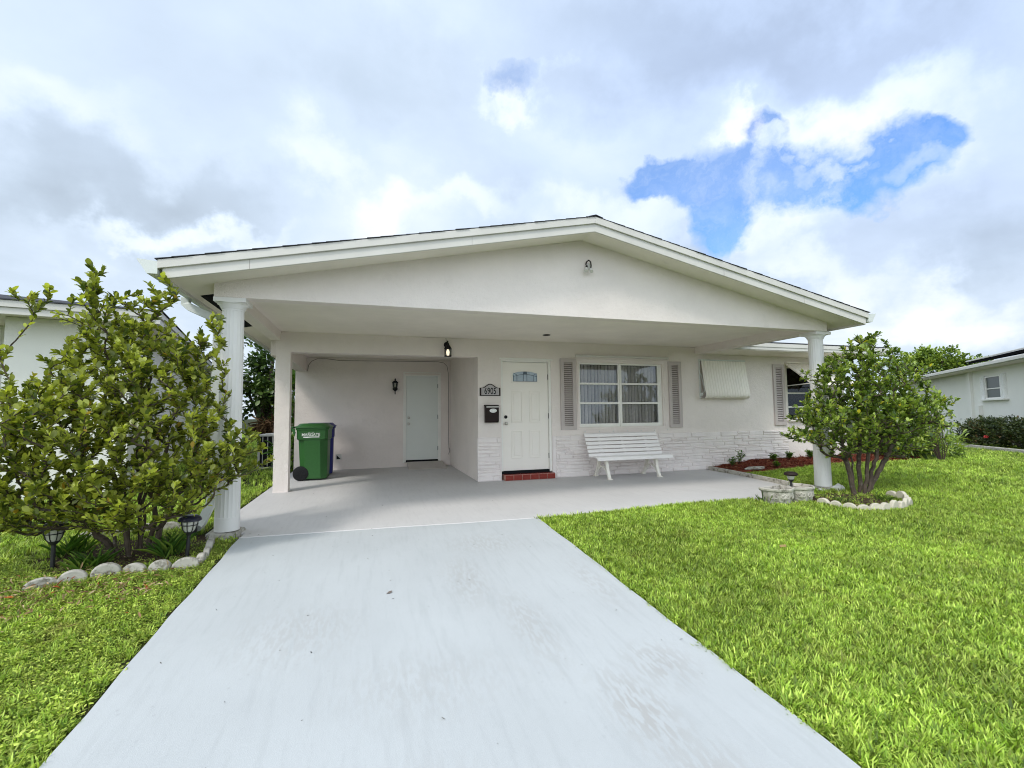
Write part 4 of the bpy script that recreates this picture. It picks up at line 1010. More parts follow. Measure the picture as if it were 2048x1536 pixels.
shrub('small_tree', bR, [(6.6, 5.1, 1.0, -.12, 0), (6.9, 5.3, 1.4, -.05, .05), (7.2, 5.0, 1.3, .03, -.03), (7.6, 5.1, 1.0, .12, 0), (7.9, 5.2, .75, .14, .03), (7.4, 5.3, 1.7, .06, .05)],
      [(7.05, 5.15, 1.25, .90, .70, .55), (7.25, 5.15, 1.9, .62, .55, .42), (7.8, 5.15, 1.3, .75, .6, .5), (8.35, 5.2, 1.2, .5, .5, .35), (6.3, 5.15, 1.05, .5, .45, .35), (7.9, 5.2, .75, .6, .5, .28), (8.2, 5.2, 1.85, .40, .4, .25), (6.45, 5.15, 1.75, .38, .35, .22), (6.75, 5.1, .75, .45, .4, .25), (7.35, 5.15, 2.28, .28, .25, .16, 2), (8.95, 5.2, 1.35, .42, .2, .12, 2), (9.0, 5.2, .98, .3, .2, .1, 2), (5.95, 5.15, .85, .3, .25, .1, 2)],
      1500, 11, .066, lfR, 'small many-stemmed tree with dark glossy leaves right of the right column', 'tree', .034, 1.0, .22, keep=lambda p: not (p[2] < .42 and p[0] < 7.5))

def leafball(name, base, lobes, n, lsize, lw, mat, label, cat, trunk=None, droop=0, group=None, bark='bark', flower=None, extra=None):
    e = empty(name, base, label, cat, group); b0 = np.array(base)
    P_ = in_lobes(lobes, n, .33); P_ = P_[P_[:, 2] > base[2]]; n = len(P_)
    # clump the foliage so gaps remain
    cl = in_lobes(lobes, max(12, n // 60), .4); j = RNG.integers(0, len(cl), n); sp = .12 * np.mean([l[3] for l in lobes]); k = RNG.random(n) < .75
    P_[k] = (cl[j] + RNG.normal(size=(n, 3)) * sp)[k]; P_[:, 2] = np.maximum(P_[:, 2], base[2] + .02)
    c = np.mean([l[:3] for l in lobes], axis=0); D_ = (P_ - c); D_ /= np.linalg.norm(D_, axis=1, keepdims=True) + 1e-6; D_ = D_ * .6 + unit(n) * .7 + [0, 0, .25 - droop]
    rn = np.clip(.5 * RNG.random(n) + .5 * RNG.random(len(cl))[j], 0, 1)
    leaves_mesh('crown', P_ - b0, D_, unit(n) * .6 + [0, 0, 1], lsize * RNG.uniform(.6, 1.2, n), lw * RNG.uniform(.8, 1.2, n), mat, e, rn)
    mb = MB()
    for i in range(trunk[0]):
        l = lobes[i % len(lobes)]; tip = Vector((l[0] + random.uniform(-.4, .4) * l[3], l[1] + random.uniform(-.4, .4) * l[4], l[2] + .3 * l[5])); b = Vector(base) + Vector((random.uniform(-1, 1) * trunk[1] * 1.5, random.uniform(-1, 1) * trunk[1] * 1.5, -.05))
        mid = b.lerp(tip, .5) + Vector((random.uniform(-.1, .1), random.uniform(-.1, .1), 0)); mb.tube([b, b.lerp(mid, .5), mid, mid.lerp(tip, .5), tip], [trunk[1], trunk[1] * .85, trunk[1] * .65, trunk[1] * .45, trunk[1] * .2], 7)
    mb.build('trunk', M[bark], e, base)
    if flower:
        for (fx, fy, fz) in flower:
            f = MB()
            for q in range(16): d = unit(1)[0]; f.sphere((fx + d[0] * .05, fy + d[1] * .05, fz + d[2] * .035), .02, 6, 4)
            f.build('flower_head', M['petal_red'], e, base)
    return e
# tree behind the carport, left
leafball('dense_tree', (-3.0, 16.5, -.03), [(-3.0, 16.3, 3.0, 1.25, 1.2, 1.3), (-3.5, 16.2, 2.0, .9, .9, 1.0), (-2.5, 16.2, 1.9, .9, .9, 1.0), (-2.6, 16.2, 4.2, 1.2, 1, .9)], 5200, .17, 1.1, lfD, 'dense dark green tree seen between left column and square pillar', 'tree', (6, .10))
leafball('dry_frond_plant', (-2.72, 15.2, -.03), [(-2.7, 15.2, .85, .50, .45, .38)], 620, .30, .28, lfB, 'clump of brown drooping dry fronds at the foot of the dark tree', 'plant', (3, .08), droop=.9)
leafball('strap_leaf_plant', (-1.78, 11.9, -.03), [(-1.8, 11.9, .35, .28, .25, .35)], 160, .30, .34, lfG, 'broad-leaved green plant behind the square pillar beside the bins', 'plant', (4, .012), bark='twig')
leafball('slender_palm', (-2.0, 13.6, -.03), [(-2.0, 13.6, 1.75, .22, .3, .7)], 420, .26, .22, lfG, 'thin light green palm in the gap behind the square pillar', 'palm', (2, .035), droop=.2)
leafball('low_bush', (12.6, 7.75, .02), [(12.6, 7.8, .38, .95, .6, .38), (13.4, 8.0, .35, .7, .5, .36), (11.9, 7.8, .5, .6, .5, .5), (12.4, 7.9, .85, .4, .4, .35)], 2600, .20, .34, lfR, 'low bush with long narrow leaves behind the small right tree', 'bush', (10, .014), bark='twig')
leafball('bare_twig_shrub', (12.2, 7.1, .02), [(12.2, 7.2, .7, .45, .4, .45)], 160, .07, .8, lfD, 'thin half-bare shrub of grey twigs above the low bush', 'shrub', (16, .010), bark='twig')
leafball('distant_tree', (41, 23.8, 0), [(41.0, 23.8, 4.9, 1.7, 1.7, 1.0), (43.0, 23.2, 4.5, 1.6, 1.5, .8), (39.4, 24.4, 4.5, 1.2, 1.5, 1.0), (44.8, 22.8, 4.0, 1.2, 1.5, .6)], 5200, .30, .8, lfR, 'distant round green tree above the neighbouring roof on the right', 'tree', (5, .2))
# hedge
HP = [(15.9, 5.6), (16.9, 7.2), (17.85, 8.75), (18.9, 10.4)]
hl = []
for i in range(14):
    q = i / 13; x = 16.2 + (19.55 - 16.2) * q; y = 5.4 + (10.55 - 5.4) * q; hl.append((x, y, .50, .42, .42, .46))
    hl.append((x + .35, y - .2, .52, .42, .42, .46))
leafball('hedge', (17.9, 8.1, -.02), hl, 26000, .085, .95, lfH, 'clipped dark green and reddish hedge with red blossoms before the right-hand neighbour house', 'hedge', (26, .016), bark='twig',
         flower=[(16.75, 7.0, .70), (17.0, 7.45, .33), (17.15, 7.62, .28), (16.55, 6.6, .8), (18.6, 9.6, .35)])
# curb before hedge
def curb(p0, p1, label, n):
    a, b = Vector(p0), Vector(p1); Ln = (b - a).length; mb = MB()
    for i in range(n): mb.box(i * Ln / n + .01, (i + 1) * Ln / n - .01, -.07, .07, -.08, .07)
    o = mb.build('garden_curb', M['concwhite'], None, (0, 0, 0), .01); o.location = a; o.rotation_euler = (0, 0, math.atan2((b - a).y, (b - a).x)); return tag(o, label, 'curb')
curb((19.1, 11.1, .03), (15.4, 5.4, .03), 'pale low concrete curb in front of the neighbouring hedge', 9)

# mulch bed at house wall
def bed_z(x, y): return .045 + .13 * max(0, (y - 7.3)) * min(1, max(0, (x - 6.9) / 1.2))
mb = MB(); nxm, nym = 60, 16
gridv = []
for j in range(nym):
    for i in range(nxm):
        q = i / (nxm - 1); x = 6.94 + q * 5.6; front = 7.45 + .12 * math.sin(x * 2.1) + .08 * math.sin(x * 5.3) if x > 7.4 else 7.3 + .02 * x
        y = front + (8.27 - front) * j / (nym - 1); edge = min(j, 2) / 2
        gridv.append((x, y, (bed_z(x, y) + .02 * math.sin(x * 17 + y * 11) * .5) * edge + (1 - edge) * (gz(x, y) - .0)))
mb.add(gridv, [(j * nxm + i, j * nxm + i + 1, (j + 1) * nxm + i + 1, (j + 1) * nxm + i) for j in range(nym - 1) for i in range(nxm - 1)], 0, True)
tag(mb.build('mulch_bed_ground', M['mulch'], recalc=False), 'red mulch bed soil along the house wall', kind='structure')
# shredded mulch chips as stuff
def chips(name, n, fn, size, mat, label, cat):
    P_ = np.array([fn() for _ in range(n)]); D_ = unit(n) * [1, 1, .35]
    o = leaves_mesh(name, P_, D_, unit(n) * .5 + [0, 0, 1], size * RNG.uniform(.5, 1.4, n), RNG.uniform(.25, .5, n), mat); tag(o, label, cat, kind='stuff'); return o
mm = leafmat('mulch_chip', [(0, (.07, .015, .01)), (.4, (.22, .04, .025)), (.75, (.32, .10, .05)), (1, (.42, .25, .14))], .9, .0, .1)
def fm():
    x = random.uniform(7.0, 12.2); f = 7.5 + .1 * math.sin(x * 2.1); y = random.uniform(f, 8.24)
    return (x, y, bed_z(x, y) + random.uniform(.0, .025))
chips('mulch', 6500, fm, .05, mm, 'shredded red mulch in the bed along the wall', 'mulch')
dm = leafmat('dead_leaf', [(0, (.10, .05, .025)), (.35, (.28, .16, .08)), (.7, (.45, .32, .17)), (.93, (.55, .42, .26)), (.96, (.40, .06, .02)), (1, (.5, .10, .03))], .8, .1, .2, (1, .9, .7))
def fd():
    while True:
        x = random.gauss(-2.4, .6); y = random.gauss(4.28, .24)
        if x < DX0 - .15: return (x, y, gz(x, y) + random.uniform(.02, .06))
chips('fallen_leaves', 1000, fd, .05, dm, 'dry brown and orange leaves scattered before the left edging stones', 'leaf litter').data
def fd2():
    a = random.uniform(0, 6.28); r = math.sqrt(random.random()); x = 6.5 + .62 * r * math.cos(a); y = 4.95 + .45 * r * math.sin(a)
    return (x, y, gz(x, y) + random.uniform(.0, .03))
chips('bed_litter', 500, fd2, .045, dm, 'dry leaf litter under the small right tree', 'leaf litter')
# debris on the drive: tiny specks
dk = leafmat('speck', [(0, (.03, .025, .02)), (1, (.10, .08, .05))], .9, 0, .1)
def fs():
    x = random.uniform(DX0 + .05, DX1 - .05); y = random.uniform(1.2, 8.0)
    return (x, y, (SD * (y - 5.2) if y < 5.2 else 0) + .004)
chips('twig_debris', 90, fs, .016, dk, 'tiny dark bits of debris on driveway and carport floor', 'debris')
o = MB(); o.add([(.13, 3.60, -.092), (.165, 3.605, -.090), (.175, 3.63, -.083), (.15, 3.635, -.088)], [(0, 1, 2, 3)]); tag(o.build('dark_leaf', M['cable'], recalc=False), 'single small dark leaf lying in the middle of the driveway', 'leaf')
o = MB(); o.add([(3.74, 3.53, -.075), (3.80, 3.52, -.070), (3.83, 3.555, -.062), (3.77, 3.575, -.068)], [(0, 1, 2, 3)]); tag(o.build('brown_leaf', leafmat('tan', [(0, (.5, .33, .15)), (1, (.5, .33, .15))]), recalc=False), 'single tan fallen leaf on the right-hand lawn', 'leaf')
# stepping edge soil under left shrub & right ring (structure)
def patch(name, cx, cy, rx, ry, label):
    mb = MB(); n = 40; rs = []
    for k, zz in ((1.0, .004), (.75, .022), (.35, .032)):
        rs.append([(cx + k * rx * math.cos(a) * (1 + .06 * math.sin(3 * a)), cy + k * ry * math.sin(a), gz(cx + k * rx * math.cos(a), cy + k * ry * math.sin(a)) + zz) for a in np.linspace(0, 2 * math.pi, n, endpoint=False)])
    mb.rings(rs, cap=True); return tag(mb.build(name, M['dirt']), label, kind='structure')
patch('shrub_bed_ground', -2.1, 5.25, .72, .58, 'dark soil of the left shrub bed')
patch('tree_bed_ground', 6.5, 4.9, .68, .5, 'dark soil inside the right stone ring')

# small bed plants
def weed(loc, h, n, label, name='weed', mat=None, ls=.06, lw=.7):
    e = empty(name, loc, label, 'plant', 'small weeds in the beds'); mb = MB(); Pp, Dd = [], []
    for i in range(max(2, n // 8)):
        a = random.uniform(0, 6.28); lean = random.uniform(.05, .5); tip = Vector((math.cos(a) * lean * h, math.sin(a) * lean * h, h * random.uniform(.6, 1)))
        mb.tube([Vector((0, 0, -.02)), tip * .5 + Vector((0, 0, .02)), tip], [.003, .0025, .001], 4, cap=False)
        for k in range(8): q = random.uniform(.25, 1); Pp.append(tip * q); d = unit(1)[0]; Dd.append((d[0], d[1], abs(d[2]) * .5 + .1))
    mb.build('stem', M['twig'], e, recalc=False); n = len(Pp)
    leaves_mesh('foliage', np.array([tuple(p) for p in Pp]), np.array(Dd), unit(n) * .4 + [0, 0, 1], ls * RNG.uniform(.6, 1.2, n), lw * np.ones(n), mat or lfG, e); return e
for (x, y, h, n, lb) in ((7.25, 7.95, .16, 48, 'small leafy weed at the left end of the mulch bed'), (7.55, 8.1, .24, 40, 'tallest thin weed near the left end of the mulch bed'), (8.4, 8.0, .13, 90, 'low green weed patch left of centre in the mulch bed'), (8.9, 8.05, .14, 90, 'low green weed patch in the centre of the mulch bed'), (9.5, 8.05, .16, 100, 'green weed patch below the shuttered window'), (10.1, 8.05, .16, 90, 'green weed patch right of the shutter behind the column'), (8.0, 7.55, .09, 60, 'creeping green weed at the front mulch edge')):
    weed((x, y, bed_z(x, y)), h * 1.25, n * 2, lb, ls=.07)
# long grassy tufts inside the beds
def strap(loc, n, h, label, mat=lfG):
    e = np.array(loc); a = RNG.random(n) * 6.28; D_ = np.stack([np.cos(a) * .7, np.sin(a) * .7, RNG.uniform(.4, 1.4, n)], 1)
    o = leaves_mesh('grass_clump', np.stack([RNG.normal(size=n) * .05, RNG.normal(size=n) * .05, np.zeros(n)], 1), D_, unit(n) * .2 + [0, 0, 1], h * RNG.uniform(.6, 1.2, n), .1 * np.ones(n), mat)
    o.location = loc; return tag(o, label, 'grass clump', 'long grass clumps in the beds')
strap((-1.72, 5.0, gz(-2, 5)), 60, .26, 'long grass clump between the left shrub and the right-hand path light')
strap((-2.25, 4.85, gz(-2, 4.85)), 50, .2, 'long grass clump under the left shrub behind the stones')
strap((-2.6, 5.3, gz(-2, 5.3)), 60, .22, 'long grass clump at the far left under the shrub')
strap((5.12, 5.10, -.02), 9, .17, 'thin grass wisps left of the concrete planters')
strap((6.9, 4.75, gz(6.9, 4.75)), 40, .13, 'short grass clump inside the right stone ring')
strap((6.25, 4.85, gz(6.9, 4.85)), 40, .10, 'short grass clump behind the right ring stones')

# ------------------------------------------------------------------ neighbours
def frame_matrix(o, ax):  # local x along ax, y normal (left), z up
    a = math.atan2(ax[1], ax[0]); return Matrix.Translation(o) @ Matrix.Rotation(a, 4, 'Z')
# left neighbour: corner of the eave, long side receding
nL = empty('neighbour_house', (-4.2, 9.4, 0), 'white stucco neighbour house with low roof partly hidden by the left shrub', 'house'); oL = (-4.2, 9.4, 0)
mL = frame_matrix((-3.23, 8.70, 0), (-.9815, -.1916))      # local +x to the left along the front, +y toward... 
# local y: rotate +90 from x -> (.19,-.98) i.e. toward camera ; so the body lies at -y
EZ = 2.93
mb = MB(); mb.box(.45, 1.95, -19, -.45, -.1, EZ - .17, 0, mL); mb.box(1.95, 9, -19, -1.45, -.1, EZ - .17, 0, mL); mb.build('wall', M['nwall'], nL, oL)
mb = MB(); mb.box(0, 10, -.025, 0, EZ - .10, EZ, 0, mL); mb.box(.01, 10, -.05, -.026, EZ - .2, EZ - .1005, 0, mL)
mb.box(0, .025, -19.5, -.026, EZ - .10, EZ, 0, mL); mb.box(.026, .05, -19.5, -.051, EZ - .2, EZ - .1005, 0, mL); mb.build('fascia', M['trim'], nL, oL, .003)
mb = MB(); mb.box(.05, 10, -19.5, -.05, EZ - .165, EZ - .15, 0, mL); mb.build('soffit', M['soffit'], nL, oL)
mb = MB(); mb.prism([(-.02, EZ + .002), (-.02, EZ + .02), (5, EZ + .62), (10, EZ + .02), (10, EZ + .002)], 'y', -19.5, -2.5, 0, mL)
mb.add([mL @ Vector(v) for v in [(-.02, .02, EZ + .002), (10, .02, EZ + .002), (10, .02, EZ + .018), (-.02, .02, EZ + .018), (5, -2.5, EZ + .62), (-.02, -2.5, EZ + .02), (10, -2.5, EZ + .02)]], [(0, 1, 2, 3), (3, 2, 4), (3, 4, 5), (2, 6, 4), (0, 3, 5)])
mb.build('roof', M['shingle'], nL, oL)
w = MB(); w.box(1.15, 1.55, -.452, -.43, 1.25, 1.75, 0, mL); wf = w.build('window', M['frame'], nL, oL, .004)
w = MB(); w.box(1.19, 1.51, -.43, -.425, 1.29, 1.71, 0, mL); w.build('pane', M['glass'], wf, oL)
w = MB(); w.box(1.19, 1.51, -.4295, -.4255, 1.29, 1.71, 0, mL)
# AC unit left
def ac(name, loc, rz, w, d, h, label):
    e = empty(name, loc, label, 'air conditioner', None, rz)
    mb = MB(); mb.box(-w / 2 + .02, w / 2 - .02, -d / 2 + .02, d / 2 - .02, .05, h - .04); mb.build('coil', M['dark'], e)
    mb = MB(); mb.box(-w / 2, w / 2, -d / 2, d / 2, h - .04, h); mb.box(-w / 2, w / 2, -d / 2, d / 2, 0, .05); mb.lathe([(w * .38, h + .001), (w * .38, h + .02), (w * .34, h + .022)], (0, 0, 0), 20)
    for a in (-1, 1):
        for b in (-1, 1): mb.box(a * (w / 2 - .0251) - .025, a * (w / 2 - .0251) + .025, b * (d / 2 - .0251) - .025, b * (d / 2 - .0251) + .025, .05, h - .04)
    mb.build('casing', M['acgrey'], e, (0, 0, 0), .004)
    mb = MB(); n = int(w / .1)
    for i in range(1, n):
        x = -w / 2 + w * i / n; mb.box(x - .008, x + .008, -d / 2 + .003, -d / 2 + .02, .05, h - .04); mb.box(x - .008, x + .008, d / 2 - .02, d / 2 - .003, .05, h - .04)
        y = -d / 2 + d * i / n; mb.box(-w / 2 + .003, -w / 2 + .02, y - .008, y + .008, .05, h - .04); mb.box(w / 2 - .02, w / 2 - .003, y - .008, y + .008, .05, h - .04)
    mb.build('grille', M['acgrey'], e); return e
ac('air_conditioner', (-2.15, 12.85, -.03), R(4), .85, .85, .82, 'grey caged air conditioner unit behind the square pillar')

# right neighbour
eR = (19.63, 9.04, 0)
nR = empty('neighbour_house', (21, 9.5, 0), 'cream neighbour house with black solar panels on its stained roof at the right edge', 'house'); oR = (21, 9.5, 0)
mR = frame_matrix(eR, (.700, .714))    # local +x away along the eave; local +y is to the left (toward us); body at -y
EZ = 2.93
mb = MB()
mb.box(-6, 5.75, -8, -.6, -.1, EZ - .12, 0, mR); mb.box(5.75, 6.0, -8, -.5, -.1, EZ - .12, 0, mR); mb.box(6.0, 15, -8, -.72, -.1, EZ - .12, 0, mR); mb.build('wall', M['nwall'], nR, oR)
mb = MB(); mb.box(-6, 15.5, -.03, 0, EZ - .14, EZ, 0, mR); mb.box(-6, 15.5, 0, .09, EZ - .12, EZ - .02, 0, mR); mb.build('gutter', M['trim'], nR, oR, .006)
mb = MB(); mb.box(-6, 15.5, -.6, -.03, EZ - .14, EZ - .125, 0, mR); mb.build('soffit', M['soffit'], nR, oR)
mb = MB(); mb.prism([(0, EZ), (0, EZ + .02), (-4.5, EZ + .02 + 4.5 * .2), (-9, EZ + .02), (-9, EZ - .1), (-.05, EZ - .1)], 'x', -6, 15.5, 0, mR); rfR = mb.build('roof', M['nroofedge'], nR, oR)
mb = MB()
mb.prism([(-1.1, EZ + .32), (-1.1, EZ + .43), (-3.3, EZ + .43 + 2.2 * .2), (-3.3, EZ + .32 + 2.2 * .2)], 'x', -6, 7.6, 0, mR)
mb.build('solar_panel', M['solar'], rfR, oR, .004)
mb = MB(); mb.tube([mR @ Vector((-6, -1.06, EZ + .455)), mR @ Vector((7.7, -1.06, EZ + .455))], .03, 8); mb.build('solar_pipe', M['acgrey'], rfR, oR)
w = MB(); m = mR; x0, x1, z0, z1 = 3.25, 4.5, 1.62, 2.50
for a in ((x0, x1, z0, z0 + .05), (x0, x1, z1 - .05, z1), (x0, x0 + .05, z0 + .05, z1 - .05), (x1 - .05, x1, z0 + .05, z1 - .05), (x0 + .05, x1 - .05, 1.99, 2.03)): w.box(a[0], a[1], -.60, -.55, a[2], a[3], 0, m)
w.box(x0 - .45, x1 + .45, -.60, -.45, z0 - .06, z0 - .002, 0, m)
wf = w.build('window', M['frame'], nR, oR, .004)
w = MB(); w.box(x0 + .05, x1 - .05, -.598, -.585, z0 + .05, z1 - .05, 0, m); w.build('pane', simple('neighbour_pane', (.06, .075, .07), .3, .3), wf, oR)
for (a, b) in ((x0 - .36, x0 - .03), (x1 + .03, x1 + .36)):
    w = MB(); w.box(a, b, -.599, -.52, z0, z1 + .03, 0, m)
    for k in range(3): w.box(a + .02 + k * (b - a) / 3, a + .05 + k * (b - a) / 3, -.52, -.505, z0, z1 + .03, 0, m)
    w.build('shutter', M['white'], nR, oR, .004)
w = MB(); w.box(5.0, 5.35, -.6, -.48, .98, 1.38, 0, m); w.tube([mR @ Vector((5.15, -.55, .98)), mR @ Vector((5.15, -.55, .1))], .02, 8); w.build('meter_box', M['nwall'], nR, oR, .008)
ac('air_conditioner', (20.75, 12.6, -.03), R(45), .95, .95, 1.05, 'pale grey air conditioner beside the hedge at the right-hand house')

# ------------------------------------------------------------------ grass
def tuft(kind, seed):
    rnd = random.Random(seed); V = []; Fc = []; rr = []
    nb = 11 if kind == 'blade' else 12
    for i in range(nb):
        a = rnd.uniform(0, 6.28); r0 = rnd.uniform(0, .03); bx, by = r0 * math.cos(a), r0 * math.sin(a); a2 = a + rnd.uniform(-1.2, 1.2)
        rv = rnd.random()
        if kind == 'blade':
            h = rnd.uniform(.03, .078); w = rnd.uniform(.0026, .0047); lean = rnd.uniform(.012, .055); px, py = -math.sin(a2), math.cos(a2); b = len(V)
            for k, (t, ww) in enumerate(((0, .8), (.45, 1), (.8, .75))):
                x, y, z = bx + lean * t * t * math.cos(a2), by + lean * t * t * math.sin(a2), h * t * (1 - .18 * t)
                V += [(x - px * w * ww, y - py * w * ww, z), (x + px * w * ww, y + py * w * ww, z)]
            V.append((bx + lean * math.cos(a2), by + lean * math.sin(a2), h * .84)); Fc += [(b, b + 1, b + 3, b + 2), (b + 2, b + 3, b + 5, b + 4), (b + 4, b + 5, b + 6)]; rr += [rv] * 7
        else:
            h = rnd.uniform(.012, .04); l = rnd.uniform(.012, .024); w = l * .34; dz = rnd.uniform(-.004, .010); bx *= 1.5; by *= 1.5
            px, py = -math.sin(a2), math.cos(a2); b = len(V); c, s = math.cos(a2), math.sin(a2)
            V += [(bx, by, h), (bx + c * l * .5 - px * w, by + s * l * .5 - py * w, h + dz * .6), (bx + c * l * .5 + px * w, by + s * l * .5 + py * w, h + dz * .6), (bx + c * l, by + s * l, h + dz), (bx - px * .0008, by - py * .0008, 0), (bx + px * .0008, by + py * .0008, 0)]
            Fc += [(b, b + 1, b + 3, b + 2), (b + 4, b + 5, b)]; rr += [rv] * 6
    me = bpy.data.meshes.new('tuft'); me.from_pydata(V, [], Fc); at = me.attributes.new('rnd', 'FLOAT', 'POINT'); at.data.foreach_set('value', rr)
    me.materials.append(M['blade'] if kind == 'blade' else M['clover']); return bpy.data.objects.new('tuft_source', me)
def in_poly(x, y, poly):
    c = np.zeros(len(x), bool); n = len(poly)
    for i in range(n):
        (xa, ya), (xb, yb) = poly[i], poly[(i + 1) % n]
        k = ((ya > y) != (yb > y)) & (x < (xb - xa) * (y - ya) / (yb - ya + 1e-12) + xa); c ^= k
    return c
def scatter(name, zones, kind, label, forbid):
    P_ = []; S_ = []
    for (x0, x1, y0, y1, dens, s) in zones:
        n = int((x1 - x0) * (y1 - y0) * dens); x = RNG.uniform(x0, x1, n); y = RNG.uniform(y0, y1, n); k = ~forbid(x, y)
        x, y = x[k], y[k]; z = np.array([gz(a, b) for a, b in zip(x, y)]) - .004
        P_.append(np.stack([x, y, z], 1)); S_.append(s * RNG.uniform(.7, 1.3, len(x)))
    P_ = np.concatenate(P_); S_ = np.concatenate(S_); n = len(P_)
    # patchy height
    S_ *= 1 + .16 * np.sin(P_[:, 0] * 2.3 + 1) * np.sin(P_[:, 1] * 1.9)
    me = bpy.data.meshes.new(name); me.vertices.add(n); me.vertices.foreach_set('co', P_.astype(np.float32).reshape(-1))
    a = me.attributes.new('rot', 'FLOAT_VECTOR', 'POINT'); rot = np.stack([RNG.normal(size=n) * .12, RNG.normal(size=n) * .12, RNG.random(n) * 6.28], 1); a.data.foreach_set('vector', rot.astype(np.float32).reshape(-1))
    a = me.attributes.new('scl', 'FLOAT', 'POINT'); a.data.foreach_set('value', S_.astype(np.float32))
    o = bpy.data.objects.new(name, me); COL.objects.link(o); tag(o, label, 'grass', kind='stuff')
    ng = bpy.data.node_groups.new('scatter_' + kind, 'GeometryNodeTree'); ng.interface.new_socket('Geometry', in_out='INPUT', socket_type='NodeSocketGeometry'); ng.interface.new_socket('Geometry', in_out='OUTPUT', socket_type='NodeSocketGeometry')
    gi = ng.nodes.new('NodeGroupInput'); go = ng.nodes.new('NodeGroupOutput'); ip = ng.nodes.new('GeometryNodeInstanceOnPoints'); jn = ng.nodes.new('GeometryNodeJoinGeometry')
    for s in range(5):
        oi = ng.nodes.new('GeometryNodeObjectInfo'); oi.inputs['Object'].default_value = tuft(kind, s + 3); oi.inputs['As Instance'].default_value = True; ng.links.new(oi.outputs['Geometry'], jn.inputs[0])
    ng.links.new(gi.outputs[0], ip.inputs['Points']); ng.links.new(jn.outputs[0], ip.inputs['Instance']); ip.inputs['Pick Instance'].default_value = True
    r = ng.nodes.new('GeometryNodeInputNamedAttribute'); r.data_type = 'FLOAT_VECTOR'; r.inputs[0].default_value = 'rot'
    s = ng.nodes.new('GeometryNodeInputNamedAttribute'); s.data_type = 'FLOAT'; s.inputs[0].default_value = 'scl'
    e2r = ng.nodes.new('FunctionNodeEulerToRotation'); ng.links.new(r.outputs[0], e2r.inputs[0]); ng.links.new(e2r.outputs[0], ip.inputs['Rotation']); ng.links.new(s.outputs[0], ip.inputs['Scale'])
    ng.links.new(ip.outputs[0], go.inputs[0]); md = o.modifiers.new('scatter', 'NODES'); md.node_group = ng
    return o
ring_poly = [(5.84, 4.9), (5.9, 4.64), (6.0, 4.46), (6.2, 4.37), (6.6, 4.38), (6.95, 4.5), (7.18, 4.72), (7.24, 5.0), (6.9, 5.35), (6.0, 5.3)]
slab_big = [(-1.66, 5.6), (-1.28, 5.42)] + slab_poly[3:-1] + [(-1.66, 11.6)]
slab_big = [(-1.70, 5.62), (DX0 - .03, JY(DX0)), (DX1 + .02, JY(DX1)), (3.5, 5.295), (5.3, 5.31), (6.33, 5.33), (6.66, 6.3), (6.84, 7.3), (6.92, 8.4), (6.9, 12), (-1.66, 12)]
def forbid(x, y):
    wob = .014 * np.sin(y * 13) + .012 * np.sin(y * 31 + 1) + .02 * (RNG.random(len(x)) - .5)
    k = (x > DX0 - .04 + wob) & (x < DX1 + .022 + wob) & (y < 5.36)
    k |= in_poly(x, y, slab_big)
    k |= (x > 6.9) & (x < 12.5) & (y > 7.42 + .1 * np.sin(x * 2.1))
    k |= in_poly(x, y, ring_poly) & (RNG.random(len(x)) > .18)
    k |= (((x + 2.1) / .7) ** 2 + ((y - 5.25) / .55) ** 2 < 1) & (RNG.random(len(x)) > .35)
    k |= (x > -1.65) & (x < -1.2) & (y > 5.38) & (y < 5.8)
    k |= (x > 5.12) & (x < 6.05) & (y > 4.95) & (y < 5.3)
    k |= (x > -1.6) & (x < 12) & (y > 8.3)
    k |= (x > 20.5) & (y < 12)
    return k
def forbidL(x, y):
    k = forbid(x, y); d = ((x + 2.3) / .8) ** 2 + ((y - 4.33) / .2) ** 2
    return k | ((d < 1) & (RNG.random(len(x)) > .45))
scatter('grass', [(1.9, 5.2, .9, 5.3, 2000, .92), (5.2, 9.0, 2.0, 8.4, 1200, .95), (9.0, 14.5, 3.0, 8.4, 420, 1.15), (12, 22, 4, 16, 170, 1.3),
                  (-4.6, -1.2, 5.2, 9, 500, 1.0), (-9, -1.6, 9, 40, 60, 1.5), (-5.5, -1.2, .9, 5.2, 750, .72), (13, 30, 12, 26, 25, 2.0), (5.2, 9, -.5, 2.0, 350, 1.1), (9, 16, -1, 3.0, 150, 1.4), (1.9, 5.2, -1, .9, 500, 1.1), (-10, -4.6, 2, 9, 220, 1.3), (-5.5, -1.2, -1, .9, 350, 1.2)], 'blade', 'bright green lawn grass on both sides of the driveway', forbid)
scatter('ground_cover', [(-3.6, -1.2, 1.2, 5.3, 1700, .82), (-5.5, -3.6, 2.2, 6.5, 700, 1.2), (1.92, 2.35, 1.0, 5.2, 700, .9), (5.0, 7.6, 4.2, 5.3, 350, .9), (2.3, 9, 1.0, 5.0, 130, 1.1), (-2.6, -1.2, 5.2, 9.0, 400, 1.0)], 'leaf', 'small-leaved clover-like ground cover mixed into the lawn', forbidL)

